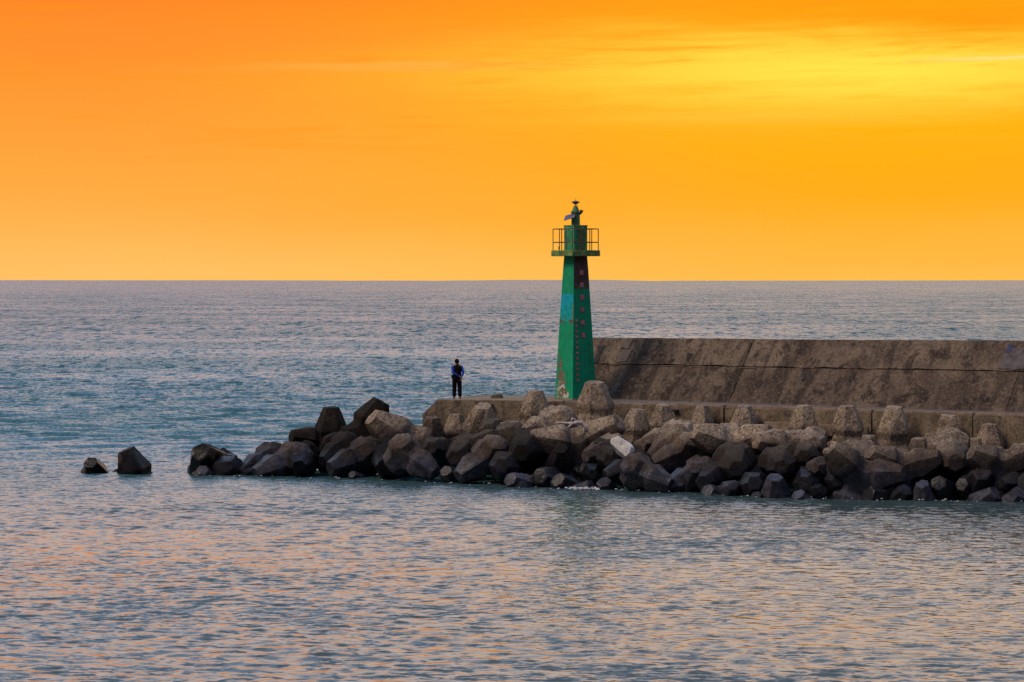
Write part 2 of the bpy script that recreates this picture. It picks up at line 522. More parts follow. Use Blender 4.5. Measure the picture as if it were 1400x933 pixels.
def tube_bm(pts, radii, n=8):
    rings = []
    pts = [Vector(p) for p in pts]
    ref = None
    for i, p in enumerate(pts):
        d = (pts[min(i + 1, len(pts) - 1)] - pts[max(i - 1, 0)]).normalized()
        if ref is None:
            ref = Vector((0, 0, 1)) if abs(d.z) < 0.8 else Vector((1, 0, 0))
        a = d.cross(ref).normalized()
        b = a.cross(d).normalized()
        ref = b
        r = radii[i] if hasattr(radii, '__len__') else radii
        rings.append([p + (a * math.cos(2 * math.pi * k / n) + b * math.sin(2 * math.pi * k / n)) * r for k in range(n)])
    return rings_bm(rings)


# ------------------------------------------------------------------ sea
def build_sea():
    rng = np.random.default_rng(5)
    ys = [-400, -200, -60, 0, 30, 44]
    y = 48.0
    while y < 150:
        ys.append(y)
        y += 0.10 + 0.15 * max(0.0, (y - 60) / 90)
    while y < 900:
        ys.append(y)
        y += 0.27 * (y / 150) ** 1.9
    while y < 40000:
        ys.append(y)
        y *= 1.25
    ys = np.array(ys)
    xc = np.arange(-27, 27.01, 0.14)
    out = list(np.arange(27.4, 78, 0.42))
    x = out[-1]
    st = 0.42
    while x < 40000:
        st *= 1.11
        x += st
        out.append(x)
    out = np.array(out)
    xs = np.concatenate([-out[::-1], xc, out])
    X, Y = np.meshgrid(xs, ys)
    dxs = np.gradient(xs)[None, :]
    dys = np.gradient(ys)[:, None]
    Z = np.zeros_like(X)
    nw = 110
    lam = np.exp(rng.normal(np.log(0.62), 0.38, nw))
    th = rng.normal(-0.1, 0.75, nw) + np.pi / 2      # travelling mostly along y, towards the camera
    for l, a in zip(lam, th):
        k = 2 * np.pi / l
        kx, ky = k * np.cos(a), k * np.sin(a)
        slope = 0.0165
        amp = slope / k
        ph = rng.uniform(0, 2 * np.pi)
        # keep only waves the grid can carry
        wx = np.clip(1.6 - np.abs(kx) * dxs / 1.4, 0, 1)
        wy = np.clip(1.6 - np.abs(ky) * dys / 1.4, 0, 1)
        ph_mod = 0.8 * np.sin(X * 0.031 * (1 + 0.3 * np.cos(ph)) + ph) + 0.8 * np.sin(Y * 0.027 + 2 * ph)
        s = np.sin(kx * X + ky * Y + ph + ph_mod)
        Z += amp * wx * wy * (s + 0.25 * np.cos(2 * (kx * X + ky * Y + ph + ph_mod)))
    # longer wind waves on the open side of the pier
    shelter = np.clip((Y - 112) / 45, 0.0, 1.0) ** 1.5
    for l in np.exp(rng.uniform(np.log(1.6), np.log(6.5), 46)):
        a = rng.normal(0.15, 0.5) + np.pi / 2
        k = 2 * np.pi / l
        kx, ky = k * np.cos(a), k * np.sin(a)
        ph = rng.uniform(0, 2 * np.pi)
        wx = np.clip(1.6 - np.abs(kx) * dxs / 1.4, 0, 1)
        wy = np.clip(1.6 - np.abs(ky) * dys / 1.4, 0, 1)
        q_ = kx * X + ky * Y + ph + 0.9 * np.sin(X * 0.05 + ph * 3) + 0.9 * np.sin(Y * 0.041 + ph)
        Z += shelter * wx * wy * 0.024 / k * (np.sin(q_) + 0.3 * np.cos(2 * q_))
    # uneven swell on the far horizon
    hz = np.zeros_like(X)
    for l in (260., 420., 700., 1100., 1900.):
        hz += np.sin(X / l * 2 * np.pi / 2.2 + rng.uniform(0, 6) + np.sin(X / l * 0.83 + 1.0)) * np.sqrt(l / 1900.)
    Z += np.where(Y > 20000, 8.6 + 2.6 * hz, 0.0) * (np.abs(X) < 15000)
    nr, nc = X.shape
    co = np.stack([X, Y, Z], -1).reshape(-1, 3)
    idx = np.arange(nr * nc).reshape(nr, nc)
    q = np.stack([idx[:-1, :-1], idx[:-1, 1:], idx[1:, 1:], idx[1:, :-1]], -1).reshape(-1, 4)
    me = bpy.data.meshes.new('sea')
    me.vertices.add(len(co))
    me.vertices.foreach_set('co', co.ravel().astype(np.float32))
    me.loops.add(q.size)
    me.loops.foreach_set('vertex_index', q.ravel().astype(np.int32))
    me.polygons.add(len(q))
    me.polygons.foreach_set('loop_start', np.arange(0, q.size, 4, dtype=np.int32))
    me.update(calc_edges=True)
    o = obj_from('sea', me, 'sea', smooth=True)
    tag(o, 'choppy blue-grey sea with peach reflections reaching the horizon', kind='structure')
    return o


build_sea()

# ------------------------------------------------------------------ pier and sea wall
DECK = 3.0


def on_z(px, py, z):
    """world point of a pixel on the level z"""
    Y = (H - z) * F / (py - 384.0)
    return P(px, py, Y)


A = on_z(596, 547.8, DECK)
B = on_z(770, 549.9, DECK)
Cc = on_z(1450, 571.0, DECK)
u = (Cc - B).normalized()                 # along the pier, to the right and nearer
v = Vector((-u.y, u.x, 0))                # away from the camera, out to sea
D = B + u * 46.0                          # the pier goes on out of frame
ua = (B - A).normalized()
va = Vector((-ua.y, ua.x, 0))
UP = Vector((0, 0, 1))


def prism(name, poly, z0, z1, mat, parent, bevel=0.0):
    bm = rings_bm([[Vector((p.x, p.y, z0)) for p in poly], [Vector((p.x, p.y, z1)) for p in poly]])
    if bevel:
        bmesh.ops.bevel(bm, geom=[e for e in bm.edges if all(abs(w.co.z - z1) < 1e-4 for w in e.verts)], offset=bevel, segments=2, affect='EDGES')
    return from_bm(name, bm, mat, parent)


def build_pier():
    root = empty('concrete_pier', (0, 0, 0))
    tag(root, 'low brown concrete pier with a flat deck behind the tetrapods', 'pier')
    W_ = 6.5
    end_low = A - ua * 0.60
    # pier head block with a sloped nose
    bk = A + va * W_
    head = rings_bm([
        [A, B, B + v * W_, bk],
        [A + UP * 0 - UP * 0.02, B - UP * 0.02, B + v * W_ - UP * 0.02, bk - UP * 0.02],
        [end_low - UP * 0.60, B - UP * 0.60, B + v * W_ - UP * 0.60, bk - ua * 0.60 - UP * 0.60],
        [end_low - UP * 5.0, B - UP * 5.0, B + v * W_ - UP * 5.0, bk - ua * 0.60 - UP * 5.0]])
    from_bm('head_block', head, 'pier', root)
    # front blocks between the joints
    cuts = [0.0]
    for px in (880, 990, 1098, 1192, 1330):
        k = (px - 700) / F
        # point on the front edge seen at px
        s = (k * B.y - B.x) / (u.x - k * u.y)
        cuts.append(s)
    cuts += [cuts[-1] + 6.2, cuts[-1] + 12.4, 46.0]
    for i, (a, b) in enumerate(zip(cuts[:-1], cuts[1:])):
        off = (0.0, 0.03, -0.02, 0.02, 0.0, 0.025, 0.0, 0.02)[i % 8]
        p = [B + u * (a + 0.03) - v * off, B + u * (b - 0.03) - v * off, B + u * (b - 0.03) + v * 1.1, B + u * (a + 0.03) + v * 1.1]
        prism('front_block', p, -2.0, DECK - 0.01 * (i % 2), 'pier', root, 0.04)
        # kerb stone along the edge
        if i > 0:
            q = [B + u * (a + 0.05) + v * 0.04, B + u * (b - 0.05) + v * 0.04, B + u * (b - 0.05) + v * 0.42, B + u * (a + 0.05) + v * 0.42]
            prism('kerb_stone', q, DECK - 0.05, DECK + 0.07, 'kerb', root, 0.03)
    q = [A + ua * 0.05 + va * 0.03, B + va * 0.03 - ua * 0.05, B + va * 0.5 - ua * 0.05, A + ua * 0.05 + va * 0.5]
    prism('kerb_stone', q, DECK - 0.05, DECK + 0.045, 'kerb', root, 0.025)
    # deck slabs behind the front blocks
    for a, b in ((0.0, 9.0), (9.0, 18.0), (18.0, 27.0), (27.0, 46.0)):
        p = [B + u * (a + 0.01) + v * 1.12, B + u * (b - 0.01) + v * 1.12, B + u * (b - 0.01) + v * 9.0, B + u * (a + 0.01) + v * 9.0]
        prism('deck_slab', p, -2.0, DECK - 0.015, 'deck', root)
    # lower ledge course: shallow panels set in the front face
    for px0, px1, zt, hh in ((1046, 1090, -0.52, 0.42), (1110, 1140, -0.55, 0.45), (1148, 1188, -0.6, 0.4), (820, 858, -0.62, 0.5), (1010, 1040, -0.7, 0.4)):
        s0, s1 = [((px - 700) / F * B.y - B.x) / (u.x - (px - 700) / F * u.y) for px in (px0, px1)]
        p = [B + u * s0 - v * 0.12, B + u * s1 - v * 0.12, B + u * s1 + v * 0.2, B + u * s0 + v * 0.2]
        prism('ledge_block', p, DECK + zt - hh, DECK + zt, 'kerb', root, 0.03)
    # small iron mooring brackets under the edge
    for px, dz, seg in ((670.5, 0.17, 0), (925, 0.20, 1)):
        k = (px - 700) / F
        o_, d_, w_ = (A, ua, va) if seg == 0 else (B, u, v)
        s = (k * o_.y - o_.x) / (d_.x - k * d_.y)
        bm = box_bm(0.27, 0.22, 0.09, bevel=0.015)
        ob = from_bm('bracket', bm, 'iron_hole_shade', root)
        ob.location = o_ + d_ * s - w_ * 0.12 - UP * dz
        ob.rotation_euler = (0, 0, math.atan2(d_.y, d_.x))
    return root


build_pier()

wb0 = on_z(768, 542.9, DECK)
wb1 = on_z(1400, 563.2, DECK)
wu = (wb1 - wb0).normalized()
wv = Vector((-wu.y, wu.x, 0))


def build_wall():
    root = empty('sea_wall', wb0)
    tag(root, 'long dark brown sloping concrete sea wall behind the deck', 'sea wall')
    cuts = []
    for px in (768, 831, 996, 1195, 1375, 1560, 1800):
        k = (px - 700) / F
        cuts.append((k * wb0.y - wb0.x) / (wu.x - k * wu.y))
    cuts.append(44.0)
    BACK, HT, FR = 1.87, 2.55, 0.56
    slope_n = (-wv * HT + UP * BACK).normalized()

    def hz(s):
        return HT + 0.14 * s / 22.0

    def quad_block(name, s0, s1, f0, f1, out, mat, thick=0.45, jag=0):
        """sloping slab between along-wall stations and height fractions"""
        g = 0.009
        s0 += g
        s1 -= g
        n = max(3, int((s1 - s0) / (0.12 if jag == 2 else 0.45)))
        bm = bmesh.new()
        vs = []
        rows = 5
        for j in range(rows + 1):
            f = f0 + (f1 - f0) * j / rows
            row = []
            for i in range(n + 1):
                s = s0 + (s1 - s0) * i / n
                p = wb0 + wu * s + wv * (BACK * f) + UP * (hz(s) * f)
                w = noise.noise(Vector((s * 0.9, f * 3.0, 1.7))) * 0.022 + noise.noise(Vector((s * 3.1, f * 9.0, 5.0))) * 0.012
                if 0 < i < n and 0 < j < rows:
                    p = p + slope_n * w
                elif jag == 2:
                    p = p + wu * noise.noise(Vector((s * 6.0, f * 14.0, 2.0))) * 0.10 + (wv * BACK + UP * HT).normalized() * noise.noise(Vector((s * 5.4, f * 11.0, 7.0))) * 0.09
                elif jag == 3 and j == rows:
                    p = p + UP * (noise.noise(Vector((s * 1.9, 4.0, 8.0))) * 0.025 + noise.noise(Vector((s * 6.0, 4.0, 8.0))) * 0.015)
                elif jag == 3 and j == 0:
                    p = p + (wv * BACK + UP * HT).normalized() * (noise.noise(Vector((s * 2.4, 9.0, 2.0))) * 0.06 + noise.noise(Vector((s * 0.7, 3.0, 2.0))) * 0.05)
                row.append(bm.verts.new(p + slope_n * out))
            vs.append(row)
        for j in range(rows):
            for i in range(n):
                bm.faces.new((vs[j][i], vs[j][i + 1], vs[j + 1][i + 1], vs[j + 1][i]))
        # extrude into the wall
        r = bmesh.ops.extrude_face_region(bm, geom=list(bm.faces))
        for w in [g_ for g_ in r['geom'] if isinstance(g_, bmesh.types.BMVert)]:
            w.co = w.co - slope_n * (thick + out)
        for w in bm.verts:
            w.co = w.co - wb0
        return from_bm(name, bm, mat, root)

    for i, (s0, s1) in enumerate(zip(cuts[:-1], cuts[1:])):
        dlt = (0.0, 0.012, -0.008, 0.015, 0.0, 0.01, 0)[i]
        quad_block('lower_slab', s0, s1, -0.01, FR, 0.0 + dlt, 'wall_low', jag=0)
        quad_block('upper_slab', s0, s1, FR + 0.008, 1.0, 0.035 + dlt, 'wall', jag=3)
    # massive core with the level crest
    e = 44.0
    core = rings_bm([[wb0 + wu * s + wv * (-0.0 + 0.30) + UP * 0.0, wb0 + wu * s + wv * (BACK + 0.20) + UP * (hz(s) - 0.05),
                      wb0 + wu * s + wv * (BACK + 1.1) + UP * (hz(s) - 0.05), wb0 + wu * s + wv * (BACK + 1.4) - UP * 5.0,
                      wb0 + wu * s + wv * 0.30 - UP * 5.0] for s in (0.04, e)])
    for w in core.verts:
        w.co = w.co - wb0
    from_bm('core', core, 'wall', root)

    def at_wall(px, f):
        # along-wall station whose sloped point at fraction f is seen at px
        k = (px - 700) / F
        o = wb0 + wv * BACK * f
        return (k * o.y - o.x) / (wu.x - k * wu.y)

    # repair patches: thin mortar slabs standing proud
    def patch(name, px0, px1, f0, f1, mat, out=0.03):
        s0, s1 = at_wall(px0, f0), at_wall(px1, f0)
        lower = f1 <= FR + 0.01
        quad_block(name, s0, s1, f0, f1, out + (0.015 if lower else 0.05), mat, thick=0.03, jag=2)
    patch('repair_patch', 841, 858, 0.60, 0.80, 'patch')
    patch('repair_patch', 850, 861, 0.82, 0.985, 'patch', 0.03)
    patch('repair_patch', 1366, 1404, 0.58, 0.89, 'blue_patch')
    patch('paint_mark', 1376, 1383, 0.82, 0.93, 'blue_paint', 0.05)
    # blunt slots and broken holes: their shade painted as thin dark slabs
    for px, f0, f1, wd in ((812, 0.58, 0.86, 0.26), (938, 0.64, 0.75, 0.20), (916, 0.60, 0.66, 0.16), (1022, 0.78, 0.94, 0.07), (1096, 0.36, 0.47, 0.12)):
        s = at_wall(px, f0)
        quad_block('hole_shade', s, s + wd, f0, f1, 0.065 if f0 > FR - 0.03 else 0.025, 'iron_hole_shade', thick=0.02, jag=2)
    # ragged ledge stones along the construction joint
    for px, ln in ((835, 0.5), (905, 1.3), (946, 0.6), (1010, 0.9)):
        s = at_wall(px, FR)
        bm = box_bm(ln, 0.07, 0.05, bevel=0.015)
        for w in bm.verts:
            w.co += Vector((0, 0, 0.02 * noise.noise(w.co * 5)))
        ob = from_bm('ledge_stone', bm, 'patch', root)
        ob.location = wu * (s + ln / 2) + wv * (BACK * FR - 0.03) + UP * (HT * FR + 0.0)
        ob.rotation_euler = (0, 0, math.atan2(wu.y, wu.x))
    return root


build_wall()

# rubble core under the tetrapods
rub = rings_bm([[B + u * s - v * 0.2 + UP * (-1.5), B + u * s - v * 2.2 + UP * (-3.4), B + u * s - v * 4.5 - UP * 5.2, B + u * s - v * 0.2 - UP * 5.2] for s in [-7.2 + 2.0 * i for i in range(22)]])
for w in rub.verts:
    w.co.z += noise.noise(w.co * 0.8) * 0.3
tag(from_bm('rubble_mound', rub, 'rubble'), 'dark rubble mound under the tetrapods', kind='structure')


# ------------------------------------------------------------------ tetrapods
def tetrapod_mesh(seed, side=None):
    """four hexagonal tapered legs; side = length left of the three minor legs on broken units"""
    rnd = random.Random(seed)
    off = Vector((rnd.uniform(0, 50), rnd.uniform(0, 50), rnd.uniform(0, 50)))
    a = 0.72
    base = set()
    for perm in ((3, 1, 1), (1, 3, 1), (1, 1, 3)):
        for sx in (1, -1):
            for sy in (1, -1):
                for sz in (1, -1):
                    if sx * sy * sz > 0:
                        base.add((perm[0] * sx, perm[1] * sy, perm[2] * sz))
    k = a / (2 * math.sqrt(2))
    base = [Vector(p) * k for p in sorted(base)]
    dirs = [Vector(d).normalized() for d in ((1, 1, 1), (1, -1, -1), (-1, 1, -1), (-1, -1, 1))]
    # hexagons face away from the long corners
    legs = [-d for d in dirs]
    bm = bmesh.new()
    bv = [bm.verts.new(p) for p in base]
    for li, d in enumerate(legs):
        mx = max(p.dot(d) for p in base)
        hexv = [v_ for v_ in bv if abs(v_.co.dot(d) - mx) < 1e-4]
        e1 = (hexv[0].co - d * mx).normalized()
        e2 = d.cross(e1)
        hexv.sort(key=lambda v_: math.atan2(v_.co.dot(e2), v_.co.dot(e1)))
        prev = hexv
        lw = rnd.uniform(0.96, 1.04)
        prof = ((0.66, 0.645), (0.93, 0.755), (1.90 * lw, 0.355))
        end = 1.90 * lw
        if side and li > 0:
            end = side * rnd.uniform(0.9, 1.1)
            prof = ((0.62, 0.655), (end, 0.70 - 0.36 * max(0.0, end - 0.94))) if side > 1 else ((0.58, 0.655), (end - 0.06, 0.585), (end + 0.06, 0.36))
        for dist, r in prof:
            ring = []
            for v_ in hexv:
                rad = (v_.co - d * v_.co.dot(d)).normalized()
                ring.append(bm.verts.new(d * dist + rad * r))
            for i in range(6):
                bm.faces.new((prev[i], prev[(i + 1) % 6], ring[(i + 1) % 6], ring[i]))
            prev = ring
        c = bm.verts.new(d * (end + (0.10 if side and li > 0 else 0.0)))
        for i in range(6):
            bm.faces.new((prev[i], prev[(i + 1) % 6], c))
    for d in dirs:
        mx = max(p.dot(d) for p in base)
        tri = [v_ for v_ in bv if abs(v_.co.dot(d) - mx) < 1e-4]
        bm.faces.new(tri)
    bmesh.ops.recalc_face_normals(bm, faces=bm.faces)
    bmesh.ops.subdivide_edges(bm, edges=list(bm.edges), cuts=5, use_grid_fill=True)
    for _ in range(1):
        bmesh.ops.smooth_vert(bm, verts=list(bm.verts), factor=0.42, use_axis_x=True, use_axis_y=True, use_axis_z=True)
    bm.normal_update()
    for v_ in bm.verts:
        p = v_.co + off
        w = 0.028 * noise.noise(p * 1.2) + 0.016 * noise.noise(p * 3.4) + 0.012 * noise.noise(p * 8.0)
        chip = noise.noise(p * 1.9 + Vector((9, 3, 5)))
        if chip > 0.40 and v_.co.length > 1.3:
            w -= (chip - 0.40) * 0.35
        v_.co += v_.normal * w
    me = bpy.data.meshes.new('tetrapod')
    bm.to_mesh(me)
    bm.free()
    me.materials.append(M['tetra'])
    me.polygons.foreach_set('use_smooth', [True] * len(me.polygons))
    me.set_sharp_from_angle(angle=R(34))
    return me, legs


TM = {'F': [tetrapod_mesh(s_) for s_ in (1, 2, 3, 4)], 'M': [tetrapod_mesh(s_, 1.35) for s_ in (5, 6, 7, 8)],
      'S': [tetrapod_mesh(s_, 0.86) for s_ in (9, 10, 11, 12, 13, 14)]}

WLINE = [(0, 647), (125, 648), (300, 650), (500, 655), (600, 660), (700, 666), (800, 668), (900, 672), (1000, 679), (1100, 682), (1200, 684), (1500, 687)]


def depth_at(px, f):
    """distance for column px: f = 0 at the pier front, 1 at the seaward toe"""
    xs, ys = zip(*WLINE)
    yw = float(np.interp(px, xs, ys))
    Yw = H * F / (yw - 384.0)
    k = (px - 700) / F
    if px >= 770:
        s = (k * B.y - B.x) / (u.x - k * u.y)
        Ye = (B + u * s).y
    elif px > 560:
        s = (k * A.y - A.x) / (ua.x - k * ua.y)
        Ye = (A + ua * s).y
    else:
        Ye = A.y + 0.6 + (560 - px) * 0.008
    return Ye * (1 - f) + Yw * f


def tetrapod(i, mode, cx, cy, f, s, d, spin, tone, label):
    Y = depth_at(cx, f)
    a = Vector((d[0], -d[2], d[1])).normalized()
    loc = P(cx, cy, Y)
    if mode == 'T':
        loc = loc - a * (1.88 * s)
    ref = Vector((0, 0, -1)) if abs(a.z) < 0.8 else Vector((0, -1, 0))
    b = (ref - a * ref.dot(a)).normalized()
    b = Quaternion(a, R(spin)) @ b
    # rotation taking leg 0 -> a and leg 1 (its part square to leg 0) -> b
    kind = 'F' if mode == 'H' or cx < 220 else ('M' if d[1] > 0.9 else 'S')
    me, legs = TM[kind][i % len(TM[kind])]
    l0 = legs[0]
    l1 = (legs[1] - l0 * legs[1].dot(l0)).normalized()
    m1 = Matrix((l0, l1, l0.cross(l1))).transposed()
    m2 = Matrix((a, b, a.cross(b))).transposed()
    o = bpy.data.objects.new('tetrapod', me)
    C.objects.link(o)
    o.rotation_mode = 'QUATERNION'
    o.rotation_quaternion = (m2 @ m1.transposed()).to_quaternion()
    o.location = loc
    rr = random.Random(i * 7 + 3)
    o.scale = (s * rr.uniform(0.90, 1.10), s * rr.uniform(0.90, 1.10), s * rr.uniform(0.92, 1.08))
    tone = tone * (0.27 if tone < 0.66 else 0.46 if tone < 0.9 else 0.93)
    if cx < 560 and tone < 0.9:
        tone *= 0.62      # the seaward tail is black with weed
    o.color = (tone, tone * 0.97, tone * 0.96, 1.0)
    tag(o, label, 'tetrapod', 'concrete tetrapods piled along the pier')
    return o


